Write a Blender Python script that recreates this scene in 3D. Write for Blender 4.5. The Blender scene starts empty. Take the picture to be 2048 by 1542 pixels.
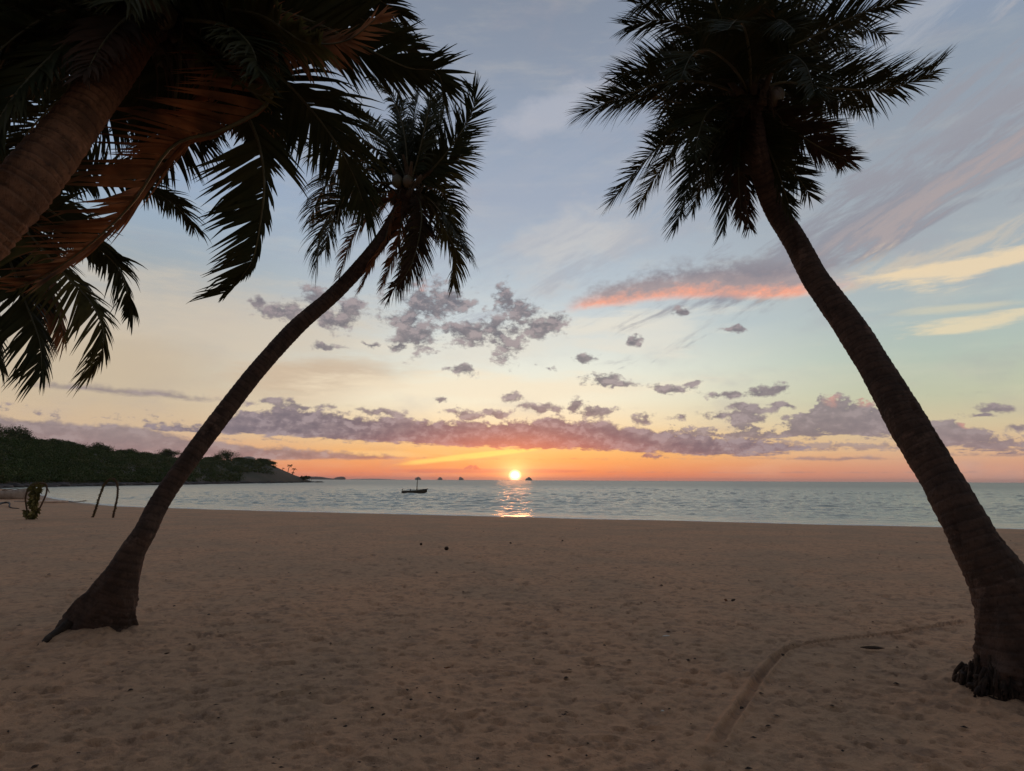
import bpy, math, random
import numpy as np
from mathutils import Vector
random.seed(7); RNG = np.random.default_rng(11)
scene = bpy.context.scene
COL = scene.collection
PI = math.pi
# ------------------------------------------------------------------ camera
F = 1250.0; CX, CY = 1024.0, 771.0
CAM = np.array([0.0, 0.0, 2.5])
pitch = math.atan(189.0/F); roll = math.radians(0.28)
_f = np.array([0, math.cos(pitch), math.sin(pitch)])
_r0 = np.array([1.0, 0, 0]); _u0 = np.cross(_r0, _f)
_r = _r0*math.cos(roll) + _u0*math.sin(roll)
_u = _u0*math.cos(roll) - _r0*math.sin(roll)
def ray(px, py):
    return _f + _r*((px-CX)/F) + _u*((CY-py)/F)
def P(px, py, d):
    return CAM + ray(px, py)*d
def G(px, py, z=0.0):
    r = ray(px, py); t = (z-CAM[2])/r[2]
    return CAM + r*t
def AE(px, py):
    r = ray(px, py); r = r/np.linalg.norm(r)
    return math.atan2(r[0], r[1]), math.asin(r[2])
cam = bpy.data.cameras.new('camera'); camo = bpy.data.objects.new('camera', cam); COL.objects.link(camo)
cam.sensor_width = 36; cam.lens = F/2048*36; cam.clip_start = 0.05; cam.clip_end = 60000
from mathutils import Matrix
M = Matrix(((_r[0], _u[0], -_f[0], CAM[0]), (_r[1], _u[1], -_f[1], CAM[1]), (_r[2], _u[2], -_f[2], CAM[2]), (0, 0, 0, 1)))
camo.matrix_world = M
scene.camera = camo
scene.view_settings.view_transform = 'Standard'; scene.view_settings.look = 'None'
cy = scene.cycles; cy.max_bounces = 4; cy.diffuse_bounces = 2; cy.glossy_bounces = 2; cy.transmission_bounces = 2; cy.volume_bounces = 0; cy.transparent_max_bounces = 4
scene.view_settings.exposure = 0.14; scene.view_settings.gamma = 1
SUNPX = (1030, 952)
sd_ = ray(*SUNPX); sd_ = sd_/np.linalg.norm(sd_)
SUN_AZ, SUN_EL = AE(*SUNPX)

# ------------------------------------------------------------------ helpers
def lin(c, ds=0.0):
    o = []
    g = 0.3*c[0]+0.59*c[1]+0.11*c[2]; c = [v*(1-ds)+g*ds for v in c[:3]]
    for v in c[:3]:
        v = v/255.0
        o.append(v/12.92 if v <= 0.04045 else ((v+0.055)/1.055)**2.4)
    return (o[0], o[1], o[2], 1.0)

class NT:
    """tiny expression helper around a node tree"""
    def __init__(s, tree): s.t = tree; s.n = tree.nodes; s.l = tree.links
    def put(s, sock, v):
        if isinstance(v, bpy.types.NodeSocket): s.l.new(v, sock)
        else: sock.default_value = v
    def m(s, op, a, b=None, c=None, clamp=False):
        n = s.n.new('ShaderNodeMath'); n.operation = op; n.use_clamp = clamp
        s.put(n.inputs[0], a)
        if b is not None: s.put(n.inputs[1], b)
        if c is not None: s.put(n.inputs[2], c)
        return n.outputs[0]
    def v(s, op, a, b=None, c=None):
        n = s.n.new('ShaderNodeVectorMath'); n.operation = op
        s.put(n.inputs[0], a)
        if b is not None: s.put(n.inputs[1], b)
        if c is not None: s.put(n.inputs[2], c)
        return n.outputs['Value'] if op in ('LENGTH', 'DOT_PRODUCT', 'DISTANCE') else n.outputs[0]
    def ss(s, x, a, b, o0=0.0, o1=1.0, lin_=False):
        n = s.n.new('ShaderNodeMapRange'); n.interpolation_type = 'LINEAR' if lin_ else 'SMOOTHSTEP'
        s.put(n.inputs[0], x); n.inputs[1].default_value = a; n.inputs[2].default_value = b
        n.inputs[3].default_value = o0; n.inputs[4].default_value = o1
        return n.outputs[0]
    def ramp(s, fac, stops, mode='LINEAR'):
        n = s.n.new('ShaderNodeValToRGB'); e = n.color_ramp.elements; n.color_ramp.interpolation = mode
        stops = sorted(stops, key=lambda q: q[0])
        while len(e) < len(stops): e.new(0.5)
        for i, (p, c) in enumerate(stops):
            e[i].position = min(max(p, 0), 1)
        for i, (p, c) in enumerate(stops):
            e[i].color = c if len(c) == 4 else (c[0], c[1], c[2], 1)
        s.put(n.inputs[0], fac); return n.outputs[0]
    def noise(s, vec, scale, detail=4, rough=0.55, dist=0.0, lac=2.0, out='Fac'):
        n = s.n.new('ShaderNodeTexNoise'); s.put(n.inputs['Vector'], vec)
        n.inputs['Scale'].default_value = scale; n.inputs['Detail'].default_value = detail
        n.inputs['Roughness'].default_value = rough; n.inputs['Distortion'].default_value = dist
        n.inputs['Lacunarity'].default_value = lac
        return n.outputs[out]
    def comb(s, x, y, z=0.0):
        n = s.n.new('ShaderNodeCombineXYZ'); s.put(n.inputs[0], x); s.put(n.inputs[1], y); s.put(n.inputs[2], z); return n.outputs[0]
    def sep(s, v):
        n = s.n.new('ShaderNodeSeparateXYZ'); s.put(n.inputs[0], v); return n.outputs
    def mix(s, f, a, b, mode='MIX'):
        n = s.n.new('ShaderNodeMix'); n.data_type = 'RGBA'; n.blend_type = mode
        s.put(n.inputs[0], f); s.put(n.inputs[6], a); s.put(n.inputs[7], b); return n.outputs[2]

# ------------------------------------------------------------------ world: evening sky, clouds, low sun
def build_world():
    w = bpy.data.worlds.new('World'); scene.world = w; w.use_nodes = True
    t = w.node_tree; t.nodes.clear(); N = NT(t)
    out = t.nodes.new('ShaderNodeOutputWorld'); bg = t.nodes.new('ShaderNodeBackground')
    tc = t.nodes.new('ShaderNodeTexCoord'); D = N.v('NORMALIZE', tc.outputs['Generated'])
    x, y, z = N.sep(D)
    az = N.m('ARCTAN2', x, y); el = N.m('ARCSINE', z)
    A0, A1, E1 = -0.8, 0.8, 0.8
    azf = N.ss(az, A0, A1, lin_=True); elf = N.m('DIVIDE', el, E1, clamp=True)
    Pv = N.comb(az, el, 0.0)
    def col(px, rows):
        return N.ramp(elf, [(AE(px, yy)[1]/E1, lin(c, 0.14 if yy < 700 else 0.04)) for yy, c in rows])
    cL = col(180, SKY_L); cC = col(1040, SKY_C); cR = col(1900, SKY_R)
    a_l, a_c, a_r = AE(180, 900)[0], AE(1040, 900)[0], AE(1900, 900)[0]
    base = N.mix(N.ss(az, a_l, a_c-0.08), cL, cC)
    base = N.mix(N.ss(az, a_c+0.08, a_r), base, cR)
    # physical sky underneath
    st = t.nodes.new('ShaderNodeTexSky'); st.sky_type = 'NISHITA'; st.sun_disc = False
    st.sun_elevation = max(SUN_EL, math.radians(0.6)); st.sun_rotation = SUN_AZ
    st.air_density = 1.0; st.dust_density = 2.0
    nis = N.mix(1.0, st.outputs[0], (0.1, 0.1, 0.1, 1), 'MULTIPLY')
    base = N.mix(0.06, base, nis)
    # shared noises
    def sc(a, b): return N.v('MULTIPLY', Pv, (a, b, 1.0))
    nA = N.noise(sc(1, 1.5), 24, 7, 0.62)             # fluffy
    nE = N.noise(N.v('ADD', sc(1, 1.5), (4, 2, 9)), 75, 5, 0.62)
    nF = N.m('ADD', N.m('MULTIPLY', nA, 0.62), N.m('MULTIPLY', nE, 0.38))
    nG = N.noise(N.v('ADD', sc(1, 3.6), (1, 8, 4)), 34, 6, 0.65)    # ragged level streaks
    nA2 = N.noise(N.v('ADD', sc(1, 1.5), (-0.002, 0.013, 0.0)), 24, 5, 0.62)   # the same field a little higher up
    nB = N.noise(N.v('ADD', sc(1, 2.0), (3, 1, 5)), 7.0, 5, 0.6)
    nC = N.noise(N.v('ADD', sc(1, 5.0), (7, 3, 2)), 6.0, 8, 0.62)   # horizontal streaks
    a = math.radians(24)
    rot = N.comb(N.m('ADD', N.m('MULTIPLY', az, math.cos(a)), N.m('MULTIPLY', el, math.sin(a))),
                 N.m('MULTIPLY', N.m('SUBTRACT', N.m('MULTIPLY', el, math.cos(a)), N.m('MULTIPLY', az, math.sin(a))), 4.5), 1.7)
    nD = N.noise(rot, 6.5, 9, 0.68, 0.4)               # diagonal streaks
    n_ = lambda s, k: N.m('MULTIPLY', N.m('SUBTRACT', s, 0.5), k)
    # faint blotches over the whole sky
    base = N.mix(N.m('MULTIPLY', N.ss(nC, 0.45, 0.8), 0.28), base, N.mix(1.0, base, lin((250, 236, 215)), 'SCREEN') if False else N.mix(0.5, base, lin((236, 220, 190))))
    base = N.mix(N.m('MULTIPLY', N.ss(nB, 0.5, 0.78), 0.30), base, lin((158, 152, 160)))
    def soft(px, py, rx, ry, rotd, c, amt, nz, lo=-0.1, hi=0.7, k=1.8):
        nonlocal base
        ca, ce = AE(px, py); ra = (AE(px+rx, py)[0]-AE(px-rx, py)[0])/2; re = (AE(px, py-ry)[1]-AE(px, py+ry)[1])/2
        d = N.v('SUBTRACT', Pv, (ca, ce, 0.0))
        if rotd:
            n = t.nodes.new('ShaderNodeVectorRotate'); n.rotation_type = 'Z_AXIS'; N.put(n.inputs['Vector'], d)
            n.inputs['Angle'].default_value = -math.radians(rotd); d = n.outputs[0]
        d = N.v('LENGTH', N.v('MULTIPLY', d, (1/ra, 1/re, 0.0)))
        f = N.m('ADD', N.m('SUBTRACT', 1.0, d), n_(nz, k))
        base = N.mix(N.m('MULTIPLY', N.ss(f, lo, hi), amt), base, lin(c))
    for s_ in SOFTS:
        soft(*s_[:7], {'A': nA, 'B': nB, 'C': nC, 'D': nD}[s_[7]], *s_[8:])
    # cloud colour, greyer above, mauve low, red around the sun
    ccol = N.ramp(elf, [(AE(1024, yy)[1]/E1, lin(c, 0.3 if yy < 900 else 0.1)) for yy, c in
        [(960, (205, 120, 100)), (930, (176, 118, 108)), (905, (146, 110, 110)), (870, (128, 108, 116)), (820, (124, 110, 118)), (740, (112, 110, 118)), (600, (98, 104, 118)), (450, (120, 122, 132))]])
    shade = N.ss(N.m('ADD', N.m('MULTIPLY', nF, 0.7), N.m('MULTIPLY', nG, 0.3)), 0.40, 0.62)
    ccol = N.mix(N.m('MULTIPLY', shade, 0.75), N.mix(0.25, ccol, lin((104, 92, 102))), N.mix(0.38, ccol, lin((198, 176, 170))))
    rel = N.m('SUBTRACT', nA, nA2)
    ccol = N.mix(N.m('MULTIPLY', N.ss(rel, 0.0, 0.10), 0.38), ccol, lin((188, 170, 170)))
    ccol = N.mix(N.m('MULTIPLY', N.ss(rel, 0.0, -0.10), 0.40), ccol, N.mix(0.6, ccol, lin((84, 82, 94))))
    dsx = N.m('MULTIPLY', N.m('SUBTRACT', az, SUN_AZ), 1/0.17); dsy = N.m('MULTIPLY', N.m('SUBTRACT', el, SUN_EL), 1/0.062)
    ds2 = N.m('ADD', N.m('MULTIPLY', dsx, dsx), N.m('MULTIPLY', dsy, dsy))
    red = N.m('POWER', 2.718, N.m('MULTIPLY', ds2, -1.0))
    ccol = N.mix(N.m('MULTIPLY', red, 1.0, clamp=True), ccol, lin((226, 104, 74)))
    ccol = N.mix(N.ss(N.m('ABSOLUTE', az), 0.2, 0.55, 0.0, 0.5), ccol, lin((132, 122, 130)))
    # banks bounded by top and bottom profiles
    alpha = None
    ER = 0.35
    def bank(prof, dens, at, ab, so_t, so_b, nt, nb):
        nonlocal alpha
        st_ = []
        for px, yt, yb in prof:
            aT, eT = AE(px, yt); aB, eB = AE(px, yb)
            st_.append(((aT-A0)/(A1-A0), (eT/ER, eB/ER, 0, 1)))
        r = N.sep(N.ramp(azf, st_))
        top = N.m('MULTIPLY', r[0], ER); bot = N.m('MULTIPLY', r[1], ER)
        at *= 3.6; ab *= 2.2
        f1 = N.ss(N.m('ADD', N.m('SUBTRACT', top, el), n_(nt, at)), -so_t*0.3, so_t)
        f2 = N.ss(N.m('ADD', N.m('SUBTRACT', el, bot), n_(nb, ab)), -so_b*0.3, so_b)
        g = N.m('MULTIPLY', N.m('MULTIPLY', f1, f2), dens)
        alpha = g if alpha is None else N.m('MAXIMUM', alpha, g)
    noi = {'A': nF, 'B': nB, 'C': nG, 'D': nD}
    for pr, de, at, ab, s1, s2, n1, n2 in BANKS:
        bank(pr, de, at, ab, s1, s2, noi[n1], noi[n2])
    # puffs
    Pw = N.v('ADD', Pv, N.v('MULTIPLY', N.v('SUBTRACT', N.noise(Pv, 30, 3, 0.5, out='Color'), (0.5, 0.5, 0.5)), (0.05, 0.03, 0.0)))
    dm = None
    for (px, py, rx, ry) in PUFFS:
        ca, ce = AE(px, py); ra = (AE(px+rx, py)[0]-AE(px-rx, py)[0])/2; re = (AE(px, py-ry)[1]-AE(px, py+ry)[1])/2
        q = N.v('MULTIPLY_ADD', Pw, (1/ra, 1/re, 0.0), (-ca/ra, -ce/re, 0.0))
        d = N.v('LENGTH', q); dm = d if dm is None else N.m('MINIMUM', dm, d)
    f = N.m('ADD', N.m('SUBTRACT', 1.28, dm), n_(nF, 6.0))
    pf = N.m('MULTIPLY', N.ss(f, 0.0, 0.85), 0.93)
    alpha = N.m('MAXIMUM', alpha, pf)
    sky = N.mix(alpha, base, ccol)
    # lit pink tips of the cumulus on the right
    for (px, py, rx, ry) in PINKS:
        ca, ce = AE(px, py); ra = (AE(px+rx, py)[0]-AE(px-rx, py)[0])/2; re = (AE(px, py-ry)[1]-AE(px, py+ry)[1])/2
        q = N.v('LENGTH', N.v('MULTIPLY_ADD', Pw, (1/ra, 1/re, 0.0), (-ca/ra, -ce/re, 0.0)))
        g = N.m('MULTIPLY', N.ss(N.m('ADD', q, n_(nF, 2.5)), 1.0, 0.2), alpha)
        sky = N.mix(N.m('MULTIPLY', g, 0.65), sky, lin((226, 160, 140)))
    # the big cloud lit from below
    st_ = []
    for px, yt, yb in PINKBANK:
        aT, eT = AE(px, yt); eB = AE(px, yb)[1]; st_.append(((aT-A0)/(A1-A0), (eT/0.5, eB/0.5, 0, 1)))
    r = N.sep(N.ramp(azf, st_)); top = N.m('MULTIPLY', r[0], 0.5); bot = N.m('MULTIPLY', r[1], 0.5)
    hb = N.m('SUBTRACT', el, bot)
    f1 = N.ss(N.m('ADD', N.m('SUBTRACT', top, el), n_(nF, 0.10)), -0.006, 0.03)
    f2 = N.ss(N.m('ADD', hb, n_(nC, 0.02)), -0.002, 0.012)
    fr = N.m('MULTIPLY', N.ss(az, AE(1110, 630)[0], AE(1180, 600)[0]), N.ss(az, AE(1760, 560)[0], AE(1560, 560)[0]))
    pcol = N.ramp(N.m('DIVIDE', N.m('ADD', hb, N.m('ADD', n_(nD, 0.035), n_(nF, 0.06))), 0.075, clamp=True),
                  [(0.0, lin((232, 180, 158))), (0.08, lin((236, 160, 134))), (0.18, lin((206, 156, 142))), (0.32, lin((160, 145, 146))), (0.6, lin((134, 130, 138))), (1.0, lin((146, 145, 152)))])
    sky = N.mix(N.m('MULTIPLY', N.m('MULTIPLY', f1, f2), N.m('MULTIPLY', fr, 0.95)), sky, pcol)
    # sun disc and the glow round it
    sunv = N.v('SUBTRACT', D, tuple(float(q) for q in sd_)); q = N.v('LENGTH', sunv)
    q2 = N.v('LENGTH', N.v('MULTIPLY', sunv, (1.0, 1.0, 1.9)))
    disc = N.ss(q, 0.0115, 0.001)
    g1 = N.m('POWER', 2.718, N.m('DIVIDE', q, -0.012)); g2 = N.m('POWER', 2.718, N.m('DIVIDE', q2, -0.075))
    def add(c, k):
        nonlocal sky
        n = t.nodes.new('ShaderNodeVectorMath'); n.operation = 'SCALE'; n.inputs[0].default_value = c; N.put(n.inputs['Scale'], k)
        sky = N.v('ADD', sky, n.outputs[0])
    add((1.0, 0.42, 0.10), N.m('MULTIPLY', g2, 0.55)); add((1.6, 0.9, 0.32), N.m('MULTIPLY', g1, 1.1)); add((4.0, 3.0, 1.7), disc)
    # the eastern sky behind the viewer is darker
    back = N.ss(N.m('ABSOLUTE', az), 1.0, 2.2, 1.0, 0.42)
    zen = N.ss(el, 0.75, 1.3, 1.0, 0.85)
    n = t.nodes.new('ShaderNodeVectorMath'); n.operation = 'SCALE'; N.put(n.inputs[0], sky); N.put(n.inputs['Scale'], N.m('MULTIPLY', back, zen))
    N.put(bg.inputs[0], n.outputs[0]); bg.inputs[1].default_value = 1.0
    t.links.new(bg.outputs[0], out.inputs[0])
    w.cycles.sampling_method = 'MANUAL'; w.cycles.sample_map_resolution = 2048

SKY_C = [(960, (236, 122, 92)), (945, (246, 136, 84)), (925, (250, 160, 88)), (905, (248, 182, 104)), (885, (244, 194, 130)), (850, (244, 218, 176)), (800, (240, 232, 206)), (740, (228, 230, 216)),
         (650, (200, 210, 212)), (550, (176, 190, 202)), (400, (152, 167, 189)), (250, (144, 158, 180)), (100, (134, 146, 166)), (0, (128, 140, 160))]
SKY_L = [(957, (222, 132, 104)), (925, (222, 148, 112)), (895, (214, 164, 134)), (850, (208, 180, 148)), (780, (198, 180, 154)), (700, (190, 178, 160)), (620, (180, 176, 168)), (500, (156, 168, 176)),
         (400, (148, 168, 188)), (300, (146, 167, 194)), (100, (134, 150, 172)), (0, (128, 142, 162))]
SKY_R = [(963, (204, 138, 118)), (935, (214, 152, 124)), (900, (218, 176, 138)), (850, (208, 190, 154)), (790, (190, 192, 164)), (700, (176, 190, 178)), (620, (168, 184, 184)), (540, (166, 178, 182)),
         (450, (160, 170, 178)), (300, (150, 160, 172)), (100, (138, 152, 170)), (0, (134, 150, 174))]
# px, py, rx, ry, tilt, colour, amount, noise, lo, hi, k
SOFTS = [
    (500, 660, 430, 130, -4, (206, 190, 168), 0.6, 'C', -0.1, 0.9, 1.6),
    (180, 720, 330, 90, 0, (196, 178, 152), 0.7, 'B', -0.1, 0.9, 1.2),
    (640, 755, 230, 50, 6, (196, 172, 146), 0.75, 'C', -0.1, 0.6, 1.6),
    (1000, 690, 330, 60, 8, (220, 214, 200), 0.65, 'C', -0.1, 0.8, 2.4),
    (1300, 660, 200, 60, 6, (222, 216, 202), 0.55, 'C', 0.0, 0.7, 3.0),
    (950, 780, 420, 40, 0, (238, 222, 194), 0.7, 'C', -0.1, 0.7, 2.4),
    (1130, 490, 150, 90, 20, (198, 194, 190), 0.6, 'B', 0.0, 0.7, 2.4),
    (1110, 220, 120, 50, 12, (176, 178, 188), 0.6, 'B', 0.0, 0.7, 2.6),
    (1000, 420, 500, 200, 12, (160, 166, 180), 0.4, 'D', 0.0, 0.9, 2.6),
    (1760, 440, 520, 80, 20, (138, 138, 148), 0.85, 'D', -0.2, 0.8, 5.0),
    (1850, 400, 380, 40, 22, (178, 162, 158), 0.55, 'D', 0.0, 1.0, 6.5),
    (1930, 240, 360, 80, 26, (146, 147, 156), 0.8, 'D', 0.0, 0.9, 6.0),
    (1800, 530, 300, 34, 8, (206, 190, 168), 0.55, 'D', -0.1, 0.9, 5.0),
    (1960, 530, 250, 30, 0, (232, 208, 170), 0.8, 'C', 0.0, 0.9, 5.0),
    (1940, 652, 270, 24, 3, (224, 207, 172), 0.8, 'C', 0.0, 0.9, 5.0),
    (1930, 615, 200, 12, -2, (206, 198, 172), 0.6, 'C', 0.0, 0.7, 2.0),
    (1450, 335, 620, 90, 24, (168, 172, 180), 0.5, 'D', 0.0, 0.9, 5.0),
    (1500, 640, 160, 20, 2, (170, 184, 190), 0.3, 'C', 0.0, 0.7, 2.0),
    (960, 910, 190, 7, 7, (255, 210, 110), 0.95, 'C', -0.1, 0.6, 1.2),
    (760, 908, 120, 9, 0, (246, 196, 130), 0.7, 'C', -0.1, 0.6, 1.6),
    (1010, 942, 270, 5, 0, (214, 110, 92), 0.6, 'C', 0.0, 0.7, 2.4),
]
BANKS = [
    # main bank above the sun
    ([(250, 856, 858), (300, 850, 862), (420, 842, 868), (500, 818, 870), (600, 812, 876), (700, 828, 882), (800, 836, 888), (900, 840, 893), (1000, 843, 897), (1060, 838, 899), (1110, 832, 899), (1180, 838, 901), (1250, 852, 904), (1320, 858, 908), (1400, 868, 912), (1500, 874, 913), (1570, 884, 908), (1620, 896, 900), (1700, 900, 900)],
     1.0, 0.020, 0.012, 0.007, 0.004, 'A', 'C'),
    # right part of it
    ([(1280, 860, 862), (1340, 858, 872), (1450, 852, 880), (1560, 846, 886), (1600, 826, 880), (1640, 800, 872), (1680, 800, 876), (1730, 795, 876), (1790, 800, 880), (1840, 850, 884), (1880, 846, 896), (1920, 838, 902), (1960, 846, 905), (2010, 876, 906), (2048, 880, 900)],
     0.9, 0.036, 0.026, 0.008, 0.006, 'A', 'C'),
    ([(1500, 884, 886), (1560, 880, 896), (1700, 886, 900), (1850, 892, 900), (1900, 894, 900), (2000, 900, 905), (2048, 905, 912)], 0.7, 0.02, 0.014, 0.005, 0.004, 'A', 'C'),
    # left low bank
    ([(0, 830, 935), (100, 838, 935), (200, 850, 935), (260, 848, 930), (350, 868, 926), (450, 884, 922), (550, 893, 921), (650, 901, 921), (740, 906, 920), (820, 914, 918), (850, 918, 918)],
     0.85, 0.010, 0.004, 0.006, 0.004, 'A', 'C'),
    # thin dark streak on the left
    ([(40, 768, 770), (100, 762, 778), (200, 768, 786), (300, 778, 795), (400, 790, 803), (450, 798, 804), (480, 803, 803)], 0.8, 0.008, 0.006, 0.008, 0.006, 'A', 'C'),
    ([(1560, 916, 918), (1620, 914, 922), (1720, 912, 921), (1780, 918, 920), (1900, 906, 912), (2048, 904, 914)], 0.75, 0.007, 0.004, 0.004, 0.003, 'A', 'C'),
    ([(780, 946, 947), (840, 942, 947), (930, 940, 946), (1000, 941, 945), (1100, 942, 945), (1250, 944, 946)], 0.4, 0.003, 0.003, 0.002, 0.002, 'C', 'C'),
]
PUFFS = [(850, 610, 66, 40), (905, 600, 36, 24), (835, 668, 44, 36), (815, 640, 50, 22), (800, 695, 30, 10), (930, 668, 56, 26), (1008, 672, 38, 42), (985, 655, 42, 20), (1005, 600, 20, 40), (1045, 622, 34, 20), (1075, 655, 44, 24), (1110, 640, 30, 16),
         (640, 610, 38, 34), (560, 618, 50, 18), (665, 640, 54, 20), (700, 615, 26, 26), (520, 602, 24, 10),
         (925, 742, 24, 10), (1205, 760, 36, 11), (1240, 770, 30, 7), (1350, 776, 38, 10), (1380, 766, 20, 7), (1450, 790, 46, 9), (1520, 784, 46, 11), (1550, 778, 22, 9), (1366, 622, 18, 8), (1270, 683, 12, 9), (1170, 718, 26, 8), (1470, 660, 20, 5), (1100, 735, 18, 5),
         (880, 799, 14, 7), (930, 826, 46, 9), (1025, 798, 18, 12), (1075, 815, 46, 10), (1145, 812, 22, 16), (1180, 826, 46, 10), (990, 824, 30, 7), (760, 824, 50, 8), (540, 806, 50, 8), (610, 814, 50, 8),
         (1290, 838, 30, 10), (1360, 832, 26, 8), (1430, 828, 30, 8), (1490, 832, 44, 12), (1500, 815, 40, 9), (1570, 812, 28, 7), (1990, 813, 44, 8), (1960, 826, 26, 5), (2030, 852, 34, 9), (940, 936, 8, 4), (958, 935, 7, 4), (1300, 909, 34, 3), (650, 690, 30, 6), (740, 688, 20, 6)]
PINKS = [(1660, 798, 36, 20), (1735, 800, 34, 22), (1930, 846, 34, 14), (845, 570, 30, 12)]
PINKBANK = [(1080, 632, 640), (1120, 612, 632), (1160, 585, 624), (1220, 556, 616), (1280, 536, 608), (1350, 524, 602), (1430, 512, 598), (1500, 505, 600), (1580, 500, 600), (1650, 488, 592), (1760, 460, 575), (1900, 420, 560)]
build_world()
sun = bpy.data.lights.new('sun', 'SUN'); sun.energy = 0.2; sun.angle = math.radians(3.0); sun.color = (1.0, 0.36, 0.12)
so = bpy.data.objects.new('sun', sun); COL.objects.link(so)
sdir = np.array([math.sin(SUN_AZ)*math.cos(SUN_EL+0.012), math.cos(SUN_AZ)*math.cos(SUN_EL+0.012), math.sin(SUN_EL+0.012)])
so.rotation_euler = Vector(tuple(sdir)).to_track_quat('Z', 'Y').to_euler(); so.location = (0, 30, 30)

# ------------------------------------------------------------------ materials
def mat(name):
    m = bpy.data.materials.new(name); m.use_nodes = True; t = m.node_tree
    return m, NT(t), t.nodes['Principled BSDF'], t.nodes['Material Output']
def bump(N, bs, h, strength=0.5, dist=0.02):
    b = N.n.new('ShaderNodeBump'); b.inputs['Strength'].default_value = strength; b.inputs['Distance'].default_value = dist
    N.put(b.inputs['Height'], h); N.l.new(b.outputs[0], bs.inputs['Normal']); return b
def obco(N): return N.n.new('ShaderNodeNewGeometry').outputs['Position']
def tcobj(N): return N.n.new('ShaderNodeTexCoord').outputs['Object']
def mat_sand():
    m, N, b, o = mat('sand'); p = obco(N)
    n1 = N.noise(p, 0.5, 4, 0.6); n2 = N.noise(p, 9, 5, 0.65); n3 = N.noise(p, 90, 2, 0.6)
    c = N.mix(N.ss(n1, 0.35, 0.68), (0.62, 0.34, 0.195, 1), (0.50, 0.305, 0.185, 1))
    c = N.mix(N.m('MULTIPLY', N.ss(n2, 0.46, 0.70), 0.7), c, (0.27, 0.16, 0.10, 1)); c = N.mix(N.m('MULTIPLY', N.ss(N.noise(N.v('MULTIPLY', p, (1, 1.4, 1)), 3.1, 6, 0.72), 0.52, 0.66), 0.55), c, (0.30, 0.185, 0.125, 1))
    c = N.mix(N.m('MULTIPLY', N.ss(n3, 0.62, 0.74), 0.5), c, (0.16, 0.10, 0.07, 1)); c = N.mix(N.m('MULTIPLY', N.ss(N.noise(p, 45, 3, 0.6), 0.60, 0.72), 0.3), c, (0.78, 0.52, 0.34, 1))
    at = N.n.new('ShaderNodeAttribute'); at.attribute_name = 'wet'
    c = N.mix(N.m('MULTIPLY', at.outputs['Fac'], 0.6), c, (0.24, 0.165, 0.12, 1))
    N.put(b.inputs['Base Color'], c); N.put(b.inputs['Roughness'], N.ss(at.outputs['Fac'], 0, 1, 0.95, 0.6)); b.inputs['Specular IOR Level'].default_value = 0.15
    st = N.v('MULTIPLY', p, (1, 1, 1))
    h = N.m('ADD', N.m('MULTIPLY', N.noise(st, 13, 6, 0.75), 0.8), N.m('MULTIPLY', n3, 0.2)); bump(N, b, h, 1.0, 0.042)
    return m
def mat_water():
    m, N, b, o = mat('sea_water'); p = obco(N)
    b.inputs['Roughness'].default_value = 0.2; b.inputs['IOR'].default_value = 1.33
    b.inputs['Specular IOR Level'].default_value = 1.0
    q = N.v('MULTIPLY', p, (0.55, 1.0, 1.0))
    h = N.m('ADD', N.noise(q, 1.1, 5, 0.65), N.m('MULTIPLY', N.noise(q, 0.22, 3, 0.6), 2.0))
    dist = N.v('LENGTH', p)
    bp = bump(N, b, h, 1.0, 0.14)
    N.put(bp.inputs['Strength'], N.ss(dist, 50, 500, 0.9, 0.15))
    at = N.n.new('ShaderNodeAttribute'); at.attribute_name = 'foam'
    fo = N.m('MULTIPLY', at.outputs['Fac'], N.ss(N.noise(p, 1.3, 5, 0.7), 0.34, 0.56), clamp=True)
    N.put(b.inputs['Base Color'], N.mix(fo, (0.34, 0.36, 0.27, 1), (0.75, 0.76, 0.72, 1))); N.put(b.inputs['Roughness'], N.m('MAXIMUM', N.ss(fo, 0, 1, 0.0, 0.7), N.ss(dist, 40, 400, 0.2, 0.4)))
    return m
def mat_leaf(name, c1, c2, tr=0.25, rough=0.5):
    m, N, b, o = mat(name); p = tcobj(N)
    c = N.mix(N.ss(N.noise(p, 3.0, 3, 0.6), 0.35, 0.65), c1+(1,), c2+(1,))
    N.put(b.inputs['Base Color'], c); b.inputs['Roughness'].default_value = rough; b.inputs['Specular IOR Level'].default_value = 0.15
    tl = N.n.new('ShaderNodeBsdfTranslucent'); N.put(tl.inputs[0], c); mx = N.n.new('ShaderNodeMixShader'); mx.inputs[0].default_value = tr
    N.l.new(b.outputs[0], mx.inputs[1]); N.l.new(tl.outputs[0], mx.inputs[2]); N.l.new(mx.outputs[0], o.inputs[0]); return m
def mat_bark(name, c1, c2, c3):
    m, N, b, o = mat(name); p = tcobj(N)
    n1 = N.noise(p, 5, 5, 0.65); n2 = N.noise(p, 28, 5, 0.7)
    c = N.mix(N.ss(n1, 0.38, 0.62), c1+(1,), c2+(1,)); c = N.mix(N.m('MULTIPLY', N.ss(n2, 0.52, 0.72), 0.7), c, c3+(1,))
    c = N.mix(N.m('MULTIPLY', N.ss(N.noise(p, 2.6, 5, 0.7), 0.56, 0.66), 0.5), c, tuple(min(1, v*2.1) for v in c1)+(1,))
    at = N.n.new('ShaderNodeAttribute'); at.attribute_name = 'groove'
    c = N.mix(N.m('MULTIPLY', at.outputs['Fac'], 0.6), c, c3+(1,))
    N.put(b.inputs['Base Color'], c); b.inputs['Roughness'].default_value = 0.9; b.inputs['Specular IOR Level'].default_value = 0.2
    bump(N, b, N.m('ADD', n2, N.noise(N.v('MULTIPLY', p, (1, 1, 0.25)), 40, 4, 0.6)), 0.9, 0.02); return m
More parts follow.
